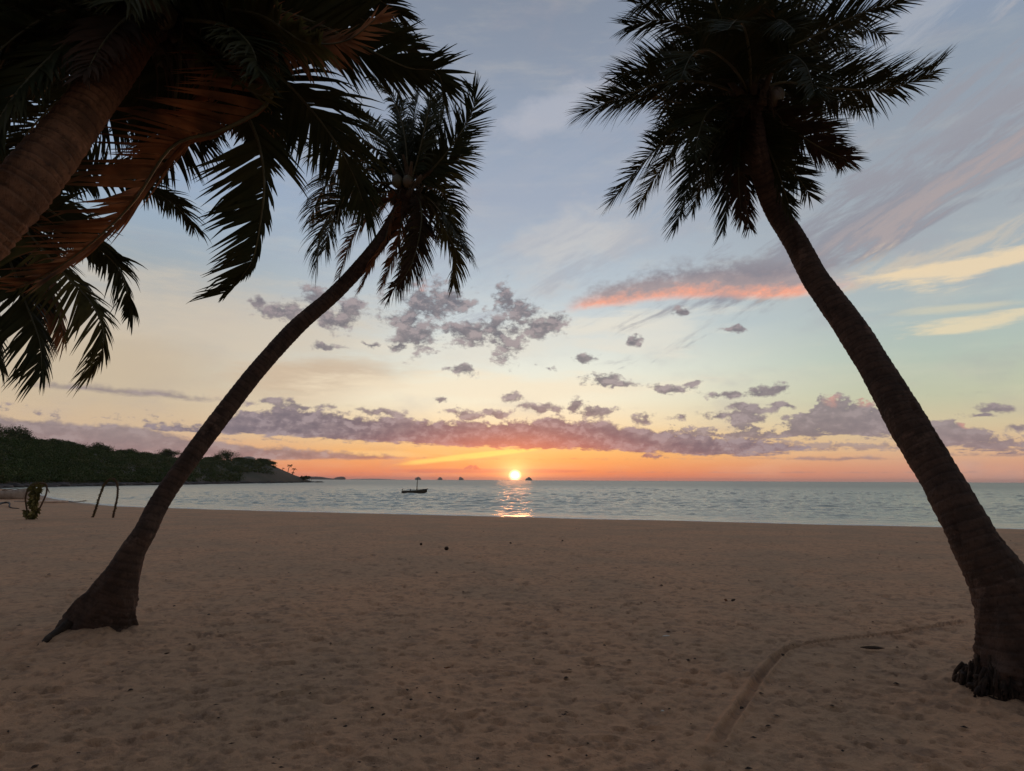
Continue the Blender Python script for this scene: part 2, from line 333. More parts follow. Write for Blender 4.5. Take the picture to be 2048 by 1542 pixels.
def mat_plain(name, c, rough=0.7, c2=None, sc=6.0, bmp=0.0):
    m, N, b, o = mat(name); p = tcobj(N); n = N.noise(p, sc, 4, 0.6)
    c2 = c2 or tuple(v*0.6 for v in c)
    N.put(b.inputs['Base Color'], N.mix(N.ss(n, 0.35, 0.65), c+(1,), c2+(1,))); b.inputs['Roughness'].default_value = rough
    if bmp: bump(N, b, n, 0.6, bmp)
    return m
M_SAND = mat_sand(); M_WATER = mat_water()
M_LEAF = mat_leaf('palm_leaf_green', (0.026, 0.032, 0.012), (0.045, 0.043, 0.015), .2, .6)
M_LEAFY = mat_leaf('palm_leaf_yellow_green', (0.115, 0.098, 0.032), (0.055, 0.05, 0.016), .35, .6)
M_DRY_LIT = mat_leaf('palm_leaf_dry_sunlit', (0.36, 0.15, 0.065), (0.12, 0.062, 0.032), 0.4, 0.6)  # dry brown leaf, its colour brightened to carry the orange sunset light
M_DARKDRY = mat_leaf('palm_leaf_dark_dry', (0.075, 0.040, 0.024), (0.04, 0.026, 0.016), 0.3, 0.6)
M_RIB = mat_plain('palm_midrib', (0.10, 0.085, 0.035), 0.5)
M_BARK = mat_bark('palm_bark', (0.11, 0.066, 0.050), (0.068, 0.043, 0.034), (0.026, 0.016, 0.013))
M_BARK_LIT = mat_bark('palm_bark_sunlit', (0.25, 0.122, 0.072), (0.14, 0.072, 0.046), (0.045, 0.026, 0.019))  # lighter copy of the bark, sunset glow on the near trunk painted in
M_ROOT = mat_bark('palm_root', (0.07, 0.044, 0.03), (0.035, 0.024, 0.02), (0.02, 0.013, 0.011))
M_FIBRE = mat_plain('palm_fibre', (0.10, 0.06, 0.035), 0.9, bmp=0.02)
M_NUT = mat_plain('coconut_husk', (0.085, 0.07, 0.03), 0.5, (0.10, 0.055, 0.03))
M_HILL = mat_plain('hill_ground', (0.050, 0.045, 0.024), 0.95, (0.085, 0.062, 0.04), 0.05)
M_BUSH = mat_leaf('bush_leaf', (0.030, 0.055, 0.010), (0.055, 0.078, 0.016), 0.1, .9)
M_BUSH2 = mat_leaf('bush_leaf_light', (0.085, 0.11, 0.03), (0.12, 0.105, 0.045), 0.1, .9)
M_ROCK = mat_plain('dark_rock', (0.075, 0.06, 0.055), 0.9, (0.04, 0.033, 0.033), 0.6, 0.3)
M_ISLE = mat_plain('island_rock', (0.10, 0.07, 0.06), 0.95, (0.07, 0.05, 0.045), 0.01)
M_WOOD = mat_plain('boat_wood', (0.10, 0.065, 0.045), 0.7)
M_PAINT = mat_plain('boat_paint', (0.16, 0.14, 0.12), 0.6)
M_CANOE = mat_plain('canoe_wood', (0.50, 0.40, 0.33), 0.8, (0.36, 0.27, 0.22), 2.0)
M_GARL = mat_leaf('garland_leaf', (0.16, 0.14, 0.04), (0.07, 0.065, 0.02), 0.2)
M_GARLY = mat_leaf('garland_yellow', (0.42, 0.36, 0.14), (0.25, 0.20, 0.08), 0.2)
M_STICK = mat_plain('stick_wood', (0.12, 0.07, 0.04), 0.9)
M_SHELL = mat_plain('shell_white', (0.75, 0.7, 0.62), 0.6)

# ------------------------------------------------------------------ mesh tools
def mesh_obj(name, V, Fs, m, parent=None, smooth=True, attrs=None):
    me = bpy.data.meshes.new(name)
    V = np.asarray(V, dtype=np.float32); me.vertices.add(len(V)); me.vertices.foreach_set('co', V.ravel())
    if isinstance(Fs, np.ndarray):
        k = Fs.shape[1]; nf = len(Fs); me.loops.add(nf*k); me.polygons.add(nf)
        me.loops.foreach_set('vertex_index', Fs.astype(np.int32).ravel())
        me.polygons.foreach_set('loop_start', np.arange(0, nf*k, k, dtype=np.int32)); me.polygons.foreach_set('loop_total', np.full(nf, k, dtype=np.int32))
    else:
        tot = np.array([len(f) for f in Fs], dtype=np.int32); st = np.concatenate([[0], np.cumsum(tot)[:-1]]).astype(np.int32)
        me.loops.add(int(tot.sum())); me.polygons.add(len(Fs)); me.loops.foreach_set('vertex_index', np.concatenate([np.array(f) for f in Fs]).astype(np.int32))
        me.polygons.foreach_set('loop_start', st); me.polygons.foreach_set('loop_total', tot)
    if smooth: me.polygons.foreach_set('use_smooth', np.ones(len(me.polygons), dtype=bool))
    if attrs:
        for k_, a_ in attrs.items():
            at = me.attributes.new(k_, 'FLOAT', 'POINT'); at.data.foreach_set('value', np.asarray(a_, dtype=np.float32))
    me.materials.append(m); me.update(calc_edges=True); me.validate()
    o = bpy.data.objects.new(name, me); COL.objects.link(o)
    if parent is not None: o.parent = parent
    return o
def empty(name, loc, label, cat, group=None):
    o = bpy.data.objects.new(name, None); COL.objects.link(o); o.location = tuple(float(v) for v in loc); o.empty_display_size = 0.2
    o['label'] = label; o['category'] = cat
    if group: o['group'] = group
    return o
def tag(o, label, cat, group=None):
    o['label'] = label; o['category'] = cat
    if group: o['group'] = group
    return o
class MB:
    def __init__(s): s.V = []; s.F = []; s.n = 0
    def add(s, V, Fs):
        V = np.asarray(V, float); s.V.append(V); s.F += [tuple(int(i)+s.n for i in f) for f in Fs]; s.n += len(V)
    def tube(s, pts, rad, sides=8, cap=True, jit=0.0):
        pts = np.asarray(pts, float); n = len(pts)
        rad = np.broadcast_to(np.asarray(rad, float), (n,))
        T = np.gradient(pts, axis=0); T /= np.linalg.norm(T, axis=1)[:, None]+1e-9
        ref = np.array([0.31, 0.2, 0.93]) if abs(T[0][2]) < 0.9 else np.array([1.0, 0.1, 0])
        V = []
        for i in range(n):
            S = np.cross(T[i], ref); S /= np.linalg.norm(S); B = np.cross(S, T[i])
            for k in range(sides):
                a = 2*PI*k/sides; r = rad[i]*(1+(random.random()-.5)*jit)
                V.append(pts[i]+(S*math.cos(a)+B*math.sin(a))*r)
        Fs = []
        for i in range(n-1):
            for k in range(sides):
                k2 = (k+1) % sides; Fs.append((i*sides+k, i*sides+k2, (i+1)*sides+k2, (i+1)*sides+k))
        if cap: Fs.append(tuple(range(sides))[::-1]); Fs.append(tuple(range((n-1)*sides, n*sides)))
        s.add(V, Fs)
    def ball(s, c, r, seg=10, rings=7, jit=0.0):
        c = np.asarray(c, float); r = np.broadcast_to(np.asarray(r, float), (3,)); V = [c+np.array([0, 0, r[2]])]
        for i in range(1, rings):
            th = PI*i/rings
            for k in range(seg):
                a = 2*PI*k/seg; q = 1+(random.random()-.5)*jit
                V.append(c+np.array([math.sin(th)*math.cos(a), math.sin(th)*math.sin(a), math.cos(th)])*r*q)
        V.append(c-np.array([0, 0, r[2]])); Fs = []
        for k in range(seg): Fs.append((0, 1+k, 1+(k+1) % seg))
        for i in range(rings-2):
            for k in range(seg): Fs.append((1+i*seg+k, 1+(i+1)*seg+k, 1+(i+1)*seg+(k+1) % seg, 1+i*seg+(k+1) % seg))
        L = len(V)-1
        for k in range(seg): Fs.append((L, 1+(rings-2)*seg+(k+1) % seg, 1+(rings-2)*seg+k))
        s.add(V, Fs)
    def build(s, name, m, parent=None, origin=(0, 0, 0), smooth=True):
        return mesh_obj(name, np.concatenate(s.V)-np.asarray(origin, float), s.F, m, parent, smooth)
def spline(pts, n):
    """Catmull-Rom through pts (k x m), n samples evenly by arc length"""
    p = np.asarray(pts, float); p = np.vstack([2*p[0]-p[1], p, 2*p[-1]-p[-2]]); out = []
    for i in range(1, len(p)-2):
        t = np.linspace(0, 1, 24, endpoint=False)[:, None]
        a, b, c, d = p[i-1], p[i], p[i+1], p[i+2]
        out.append(0.5*((2*b)+(-a+c)*t+(2*a-5*b+4*c-d)*t**2+(-a+3*b-3*c+d)*t**3))
    out.append(p[-2][None]); o = np.vstack(out)
    L = np.concatenate([[0], np.cumsum(np.linalg.norm(np.diff(o[:, :3], axis=0), axis=1))])
    s = np.linspace(0, L[-1], n)
    return np.stack([np.interp(s, L, o[:, k]) for k in range(o.shape[1])], 1), L[-1]
# lattice value noise
_perm = RNG.random((256, 256))
def vnoise(x, y):
    xi = np.floor(x).astype(int); yi = np.floor(y).astype(int); fx = x-xi; fy = y-yi
    fx = fx*fx*(3-2*fx); fy = fy*fy*(3-2*fy); g = lambda a, b: _perm[a & 255, b & 255]
    return (g(xi, yi)*(1-fx)+g(xi+1, yi)*fx)*(1-fy)+(g(xi, yi+1)*(1-fx)+g(xi+1, yi+1)*fx)*fy
def fbm(x, y, o=4):
    s = 0; a = 0.5
    for i in range(o): s = s+a*(vnoise(x*2**i+17*i, y*2**i+31*i)-.5); a *= .5
    return s

# ------------------------------------------------------------------ shoreline, ground
shore_px = [(2048, 1059), (1700, 1050), (1300, 1041), (1000, 1034), (700, 1026), (420, 1019), (250, 1013), (140, 1004), (90, 994), (60, 984), (20, 978)]
shore = [G(x, y)[:2] for x, y in shore_px]
head_px = [(-40, 976.5), (100, 973.5), (300, 970.5), (450, 967.5), (560, 966), (622, 964.8)]
head = [G(x, y)[:2] for x, y in head_px]
q0, q1 = np.array(shore[0]), np.array(shore[1]); dd = (q0-q1)/np.linalg.norm(q0-q1)
poly = np.array([q0+dd*900+np.array([0, -100]), q0+dd*30] + shore + [head[0]*0.995] + [h*1.02 for h in head] + [head[-1]*1.25, np.array([-900, 1100]), np.array([-6000, 1500]), np.array([-6000, -6000]), np.array([6000, -6000])])
def shore_sd(x, y):
    d = np.full(x.shape, 1e9); inside = np.zeros(x.shape, bool); n = len(poly)
    for i in range(n):
        a = poly[i]; b = poly[(i+1) % n]; ab = b-a
        t = np.clip(((x-a[0])*ab[0]+(y-a[1])*ab[1])/(ab@ab), 0, 1)
        d = np.minimum(d, np.hypot(x-a[0]-t*ab[0], y-a[1]-t*ab[1]))
        c = (a[1] > y) != (b[1] > y); xx = (b[0]-a[0])*(y-a[1])/(b[1]-a[1]+1e-12)+a[0]
        inside ^= c & (x < xx)
    w_ = np.exp(-(d/14)**2)*np.clip((np.hypot(x, y)-20)/10, 0, 1)
    return np.where(inside, d, -d)+w_*(1.6*fbm(x*0.11+4, y*0.11, 2)+0.5*fbm(x*0.6, y*0.6, 2))
def base_z(x, y):
    s = shore_sd(x, y)
    land = 0.9*(1-np.exp(-np.maximum(s, 0)/14.0)); sea = -0.05*np.maximum(-s, 0)
    return np.where(s > 0, land, np.maximum(sea, -4.0)), s
def gz(x, y):
    return float(base_z(np.array([float(x)]), np.array([float(y)]))[0][0])
def onsand(px, py):
    z = 0.85
    for i in range(12): p = G(px, py, z); z = gz(p[0], p[1])
    return np.array([p[0], p[1], z])
def build_ground():
    azs = np.concatenate([np.linspace(-180, -62, 40, endpoint=False), np.linspace(-62, -46, 60, endpoint=False), np.linspace(-46, 46, 820), np.linspace(46.3, 62, 60), np.linspace(62.5, 180, 40)])*PI/180
    # rows: even on the slope of sight
    k = np.linspace(1.6/2.2, 1.6/75, 560); rs = np.concatenate([[0.05, 0.5, 1.0, 1.5, 1.9], 1.6/k, np.geomspace(80, 9000, 70)])
    A, R = np.meshgrid(azs, rs); X = R*np.sin(A); Y = R*np.cos(A)
    z, s = base_z(X, Y)
    # unevenness: soft humps, foot marks, fine churn
    near = np.clip((75-R)/30, 0, 1)*np.clip((s+0.5)/4.0, 0, 1)
    h = 0.05*fbm(X*0.45, Y*0.45, 3)+0.020*fbm(X*1.6+9, Y*2.4, 4)+0.010*fbm(X*7, Y*12+4, 3)
    ridg = np.abs(fbm(X*4.1+40, Y*4.1+11, 3)); h = h+0.03*np.clip(0.05-ridg, 0, 1)
    flat = np.clip(fbm(X*0.22+3, Y*0.22+8, 2)*3+0.75, 0.35, 1.1)
    H = h*flat
    # footprints
    rnd = np.random.default_rng(5)
    nfp = 13000
    fa = (rnd.random(nfp)*2-1)*0.84; fr = 1.6/(1.6/2.6+(1.6/42-1.6/2.6)*rnd.random(nfp)**0.42); fx = fr*np.sin(fa); fy = fr*np.cos(fa)
    order = len(azs)
    for i in range(nfp):
        c0 = np.searchsorted(azs, fa[i]-0.45/fr[i]); c1 = np.searchsorted(azs, fa[i]+0.45/fr[i])
        r0 = np.searchsorted(rs, fr[i]-0.45); r1 = np.searchsorted(rs, fr[i]+0.45)
        if r1-r0 < 1 or c1-c0 < 1: continue
        th = rnd.normal()*0.6; L = 0.020+0.06*rnd.random()**2.2; L *= 1+fr[i]/30; Wd = L*(0.45+0.35*rnd.random()); dp = (0.003+0.018*rnd.random()**2.2)*(1+fr[i]/9)
        dx = X[r0:r1, c0:c1]-fx[i]; dy = Y[r0:r1, c0:c1]-fy[i]
        u = (dx*math.cos(th)+dy*math.sin(th))/L; v = (-dx*math.sin(th)+dy*math.cos(th))/Wd; q = u*u+v*v
        H[r0:r1, c0:c1] += -dp*np.exp(-q*q*.8)+dp*0.3*np.exp(-(np.sqrt(q)-1.45)**2*7)
    # drag trail in the sand on the right
    tp = np.array([onsand(x, y)[:2] for x, y in [(1436, 1482), (1462, 1440), (1490, 1400), (1520, 1355), (1545, 1325), (1572, 1302), (1620, 1288), (1700, 1278), (1790, 1268), (1860, 1256), (1930, 1244)]])
    tp, _ = spline(np.c_[tp, np.zeros(len(tp))], 160)
    dmin = np.full(X.shape, 1e9); sel = (R < 14) & (R > 2)
    xs, ys = X[sel], Y[sel]; dm_ = np.full(xs.shape, 1e9)
    for p in tp: dm_ = np.minimum(dm_, np.hypot(xs-p[0], ys-p[1]))
    dmin[sel] = dm_; w = 0.034
    H = H*(1-0.85*np.exp(-(dmin/0.075)**2)); H += -0.058*np.exp(-(dmin/w)**4)*(1+0.6*fbm(X*7, Y*7, 2)) + 0.026*np.exp(-((dmin-0.056)/0.018)**2)*(1+2*fbm(X*5, Y*5, 2))
    H *= np.clip(0.45+(R-3)/14, 0.5, 1.0)
    for mx, my, mr, mh in [(*onsand(205, 1262)[:2], .62, .07), (*onsand(2045, 1392)[:2], .62, .07)]:
        dq = np.hypot(X-mx, Y-my)/mr; H += mh*np.exp(-dq**2*1.3)*(1+1.6*fbm(X*5, Y*5, 3))
    Z = z+H*near+np.where(R > 75, 0, 0)
    # damp low strip by the water
    wet = np.clip(1-(s+fbm(X*0.3, Y*0.3, 3)*2)/3.0, 0, 1)*np.clip(s+3, 0, 1)
    # a few higher drifts at the water's edge
    V = np.stack([X, Y, Z], -1).reshape(-1, 3); nr, nc = X.shape
    i = np.arange(nr-1)[:, None]*nc+np.arange(nc-1)[None]
    Fq = np.stack([i, i+1, i+nc+1, i+nc], -1).reshape(-1, 4)
    o = mesh_obj('ground', V, Fq, M_SAND, attrs={'wet': wet.ravel()}); o['kind'] = 'structure'
    return o
build_ground()

def build_water():
    azs = np.concatenate([np.linspace(-85, -42, 60, endpoint=False), np.linspace(-42, 42, 1000), np.linspace(42.6, 100, 60)])*PI/180
    k = np.linspace(1/24.0, 1/1600.0, 640); rs = np.concatenate([1/k, np.geomspace(1750, 12000, 30)])
    A, R = np.meshgrid(azs, rs); X = R*np.sin(A); Y = R*np.cos(A); s = -shore_sd(X, Y)
    fade = np.clip(s/8, 0.45, 1)*np.clip(1-(R-700)/900, 0, 1)
    z = (0.5*fbm(X*0.16, Y*0.30, 3)+0.55*fbm(X*0.4+5, Y*1.1, 4)+0.22*fbm(X*1.3+5, Y*3.0, 3))*(0.85+1.0*fbm(X*0.02, Y*0.02, 2))
    z = z*np.clip(R/80, 0.5, 1.8)*0.8*np.clip((X+90)/70, 0.35, 1)
    # swell lines running along the shore
    ph = (s+6*fbm(X*0.03, Y*0.03, 2))*2*PI/7.5; mod = np.clip(fbm(X*0.06+7, Y*0.11+2, 3)*5+0.35, 0, 1.2)
    near = np.exp(-((s-6)/9)**2)
    z = z*fade+0.13*np.exp(np.sin(ph)*2-2)*mod*near*np.clip(s/2, 0, 1)
    foam = np.exp(-((s-0.2+1.2*fbm(X*0.15, Y*0.15, 3))/0.8)**2)*0.9
    V = np.stack([X, Y, z], -1).reshape(-1, 3); nr, nc = X.shape
    i = np.arange(nr-1)[:, None]*nc+np.arange(nc-1)[None]
    Fq = np.stack([i, i+1, i+nc+1, i+nc], -1).reshape(-1, 4)
    o = mesh_obj('water', V, Fq, M_WATER, attrs={'foam': foam.ravel()}); o['kind'] = 'structure'
build_water()

# ------------------------------------------------------------------ palm parts
def make_frond(parent, org, pts, L=0.6, n=95, roll=0.0, twist=0.0, droop=0.25, wind=(0, 0, 0), w=0.034, m=None, sweep=(66, 24), one=None, start=0.12, label=None, lift=0.15, ragged=0.12, ribr=0.022, seed=0, close=0.55, face=0.3, asym=1.0):
    """pts: world points of the midrib; leaflets in two rows, bent by gravity"""
    rnd = np.random.default_rng(seed+101)
    m = m or M_LEAF
    C, Ltot = spline(np.asarray(pts, float)[:, :3], 120)
    T = np.gradient(C, axis=0); T /= np.linalg.norm(T, axis=1)[:, None]
    up = np.array([0, 0, 1.0]); Nn = up-T[0]*(T[0]@up)
    if np.linalg.norm(Nn) < 0.1: Nn = np.array([0, -1.0, 0])-T[0]*(-T[0][1])
    Nn /= np.linalg.norm(Nn); Ns = [Nn]
    for i in range(1, len(C)):
        q = Ns[-1]-T[i]*(T[i]@Ns[-1]); Ns.append(q/np.linalg.norm(q))
    Ns = np.array(Ns)
    tc_ = CAM-C; tc_ -= T*(tc_*T).sum(1)[:, None]; tc_ /= np.linalg.norm(tc_, axis=1)[:, None]; tc_ *= np.where((tc_*Ns).sum(1) < -0.05, -1, 1)[:, None] if (tc_*Ns).sum() < 0 else 1
    Ns = Ns*(1-face)+tc_*face; Ns /= np.linalg.norm(Ns, axis=1)[:, None]; Ss = np.cross(T, Ns)
    ang = np.radians(roll)+np.radians(twist)*np.linspace(0, 1, len(C))
    ca, sa = np.cos(ang)[:, None], np.sin(ang)[:, None]
    S2 = Ss*ca+Ns*sa; N2 = Ns*ca-Ss*sa
    Vs, Fs, base = [], [], 0; K = 6
    for side in ((1, -1) if one is None else (one,)):
        s = np.linspace(start, 0.995, n)+(rnd.random(n)-.5)*0.6/n; keep = rnd.random(n) > ragged*0.5; s = s[keep]; k_ = len(s)
        idx = s*(len(C)-1); i0 = np.clip(idx.astype(int), 0, len(C)-2); fr = (idx-i0)[:, None]
        c = C[i0]*(1-fr)+C[i0+1]*fr; t = T[i0]; S = S2[i0]*side; Nl = N2[i0]
        A = np.radians(sweep[0]+(sweep[1]-sweep[0])*s**1.3+(rnd.random(k_)-.5)*20+8*np.sin(s*37+seed))[:, None]
        prof = np.minimum(1, 0.5+(s-start)*3.0)*np.where(s > 0.5, 1-(s-0.5)**1.2*1.15, 1); prof = np.maximum(prof, 0.42)*(asym if side < 0 else 1.0)
        ln = (L*prof*(1+(rnd.random(k_)-.5)*0.22))*np.where(rnd.random(k_) < ragged, 0.55+0.3*rnd.random(k_), 1)
        d = S*np.sin(A)+t*np.cos(A)+Nl*(lift+(rnd.random((k_, 1))-.5)*0.25)+np.asarray(wind)*1.0; d /= np.linalg.norm(d, axis=1)[:, None]
        wv = np.cross(d, Nl)+Nl*((rnd.random((k_, 1))-.5)*0.8+0.2); wv -= d*(wv*d).sum(1)[:, None]; wv /= np.linalg.norm(wv, axis=1)[:, None]
        ww = w*(0.8+0.4*rnd.random(k_))*np.clip(1.3-s*0.75, 0.45, 1)
        dr = droop*(0.6+0.9*rnd.random(k_))[:, None]; p = c.copy(); rows = []
        wp = [0.55, 1.0, 1.0, 0.85, 0.6, 0.32, 0.04]
        kink = (rnd.random(k_) < ragged*0.5)[:, None]
        for j in range(K+1):
            rows.append(p-wv*(ww*wp[j]*.5)[:, None]); rows.append(p+wv*(ww*wp[j]*.5)[:, None])
            p = p+d*(ln/K)[:, None]
            g = np.array([0, 0, -1.0])*dr*(0.35+0.3*j)+np.asarray(wind)*0.2+np.where(kink & (j == 3), 1.0, 0.0)*np.array([0, 0, -1.0])
            d = d+g*0.45; d /= np.linalg.norm(d, axis=1)[:, None]
            wv = wv-d*(wv*d).sum(1)[:, None]; wv /= np.linalg.norm(wv, axis=1)[:, None]+1e-9
        R_ = np.stack(rows, 1).reshape(-1, 3); nv = 2*(K+1)
        off = base+np.arange(k_)[:, None]*nv
        for j in range(K):
            Fs.append(np.stack([off[:, 0]+2*j, off[:, 0]+2*j+1, off[:, 0]+2*j+3, off[:, 0]+2*j+2], 1))
        Vs.append(R_); base += len(R_)
    o = mesh_obj('frond', np.concatenate(Vs)-org, np.concatenate(Fs), m, parent)
    if label: o['label'] = label
    rb = MB(); q = C[::3]; rb.tube(q, np.linspace(ribr, ribr*0.12, len(q)), 6); rb.build('midrib', M_RIB, o, org)
    return o
def arc_frond(base, az, el0, length, bend, sag=1.0, side=0.0):
    """midrib that starts at elevation el0 and bows over"""
    pts = [np.array(base, float)]; e = el0; a = az
    for i in range(9):
        d = np.array([math.sin(a)*math.cos(e), math.cos(a)*math.cos(e), math.sin(e)]); pts.append(pts[-1]+d*length/9)
        e -= bend/9*(0.5+i/9*sag); a += side/9; e = max(e, -1.5)
    return np.array(pts)
def trunk(parent, org, secs, sides=44, ring=0.055, amp=0.030, rough0=0.5, seed=1, step=0.014, mat_=None, thin=1.0):
    """secs: (px, py, depth, width in px, flatten)"""
    rows = []
    for (px, py, d, wpx, fl) in secs:
        c = P(px, py, d); rows.append([*c, wpx*d/F/2*thin, fl])
    R, Lt = spline(rows, 8); n = int(Lt/step); R, Lt = spline(rows, n)
    C = R[:, :3]; rad = R[:, 3]; fl = R[:, 4]; T = np.gradient(C, axis=0); T /= np.linalg.norm(T, axis=1)[:, None]
    S = np.cross(T, _f); S /= np.linalg.norm(S, axis=1)[:, None]; B = np.cross(S, T)
    s = np.linspace(0, Lt, n); a = np.linspace(0, 2*PI, sides, endpoint=False)
    AA, SS = np.meshgrid(a, s); rnd = np.random.default_rng(seed)
    rj = np.cumsum(0.35+1.3*rnd.random(2000))*ring
    wob = 0.012*np.sin(AA+2.1*np.sin(SS*1.3))+0.010*fbm(AA*2/PI*2+50, SS*2, 2)
    sr = SS+wob; idx = np.searchsorted(rj, sr.ravel()).reshape(sr.shape); lo = rj[np.maximum(idx-1, 0)]; hi = rj[idx]
    ph = np.clip((sr-lo)/(hi-lo+1e-6), 0, 1); saw = np.where(ph < 0.85, ph/0.85, (1-ph)/0.15)
    # noise that closes round the trunk
    nx, ny = np.cos(AA), np.sin(AA)
    big = fbm(nx*1.2+SS*1.1+20, ny*1.2+SS*0.7, 3); fine = fbm(nx*6+3, ny*6+SS*11, 4)
    lowf = np.clip(1-SS/(rough0*2.2), 0, 1)
    nick = np.clip(fbm(nx*2.3+SS*2.0+70, ny*2.3+SS*3.1, 3)-0.17, 0, 1)
    rr = rad[:, None]*(1+amp*(saw-.5)*2*(1-0.6*lowf)*(0.6+1.6*np.abs(big))-1.3*nick+0.13*big*(1+2.2*lowf)+fine*(0.09+0.42*lowf))
    V = C[:, None, :]+(S[:, None, :]*np.cos(AA)[..., None]+B[:, None, :]*(np.sin(AA)*fl[:, None])[..., None])*rr[..., None]
    groove = np.clip(1-saw*2.5, 0, 1)*(1-0.5*lowf)
    V = V.reshape(-1, 3); i = np.arange(n-1)[:, None]*sides; j = np.arange(sides)[None]; j2 = (j+1) % sides
    Fq = np.stack([i+j, i+j2, i+sides+j2, i+sides+j], -1).reshape(-1, 4)
    return mesh_obj('trunk', V-org, Fq, mat_ or M_BARK, parent, attrs={'groove': groove.ravel()})
def crown_core(parent, org, c, axis, r, nuts=7, seed=0, down=True):
    rnd = random.Random(seed); axis = np.array(axis, float); axis /= np.linalg.norm(axis)
    sx = np.cross(axis, [0.3, 1, 0.2]); sx /= np.linalg.norm(sx); sy = np.cross(axis, sx)
    mb = MB()
    # woven sheath: overlapping leaf bases flaring upward
    for k in range(16):
        a = k*2.4; d = (sx*math.cos(a)+sy*math.sin(a)); h = -0.25+0.03*k
        p0 = c+axis*h+d*r*0.75; p1 = p0+(axis*0.8+d*0.55)*r*1.6; p2 = p1+(axis*0.6+d*0.9)*r*1.6
        q, _ = spline([p0, p1, p2], 7); mb.tube(q, np.linspace(r*0.42, r*0.16, 7), 7, jit=0.25)
    mb.build('leaf_bases', M_FIBRE, parent, org)
    fb = MB()
    for k in range(70):
        a = rnd.random()*2*PI; d = sx*math.cos(a)+sy*math.sin(a); p = c+d*r*(0.9+0.4*rnd.random())+axis*(rnd.random()-.6)*r*3
        L = r*(1.0+2.0*rnd.random()); q = [p, p+d*L*0.35-np.array([0, 0, L*0.35]), p+d*L*0.4-np.array([0, 0, L])]
        fb.tube(spline(q, 5)[0], np.linspace(0.012, 0.003, 5), 3)
    fb.build('hanging_fibres', M_FIBRE, parent, org)
    for k in range(nuts):
        a = rnd.random()*2*PI; d = sx*math.cos(a)+sy*math.sin(a); p = c+d*r*(1.6+0.5*rnd.random())-axis*r*(0.3+0.9*rnd.random())
        nb = MB(); nb.ball(p, (0.085, 0.085, 0.105), 12, 9, 0.03); nb.tube([p+np.array([0, 0, 0.09]), c+d*r*0.6], 0.012, 5); nb.build('coconut', M_NUT, parent, org)
def root_mass(parent, org, c, rx, ry, n, seed, z0=None, hh=0.35, dirs=None):
    rnd = random.Random(seed); mb = MB()
    for k in range(n):
        a = rnd.random()*2*PI if dirs is None else rnd.uniform(*dirs); q = 0.55+0.4*rnd.random()
        x0 = c[0]+math.cos(a)*rx*q; y0 = c[1]+math.sin(a)*ry*q; h = hh*rnd.random()*(1.2-q)
        w_ = q+0.08+0.16*rnd.random(); x1 = c[0]+math.cos(a)*rx*w_; y1 = c[1]+math.sin(a)*ry*w_
        z1 = gz(x1, y1)-0.05; zz = gz(x0, y0)
        pts = [(x0, y0, zz+h+0.05), ((x0+x1)/2+rnd.uniform(-.03, .03), (y0+y1)/2+rnd.uniform(-.03, .03), zz+h*0.5+0.03), (x1, y1, z1)]
        mb.tube(spline(pts, 6)[0], np.linspace(0.014, 0.006, 6)*rnd.uniform(0.5, 1.6), 5, jit=0.3)
    for k in range(n//8):
        a = rnd.random()*2*PI; q = rnd.uniform(.72, .95); x = c[0]+math.cos(a)*rx*q; y = c[1]+math.sin(a)*ry*q; r = rnd.uniform(.018, .042)
        mb.ball((x, y, gz(x, y)+rnd.random()**2*hh*.3), (r*1.5, r*1.3, r*.8), 7, 6, 0.55)
    return mb.build('roots', M_ROOT, parent, org)

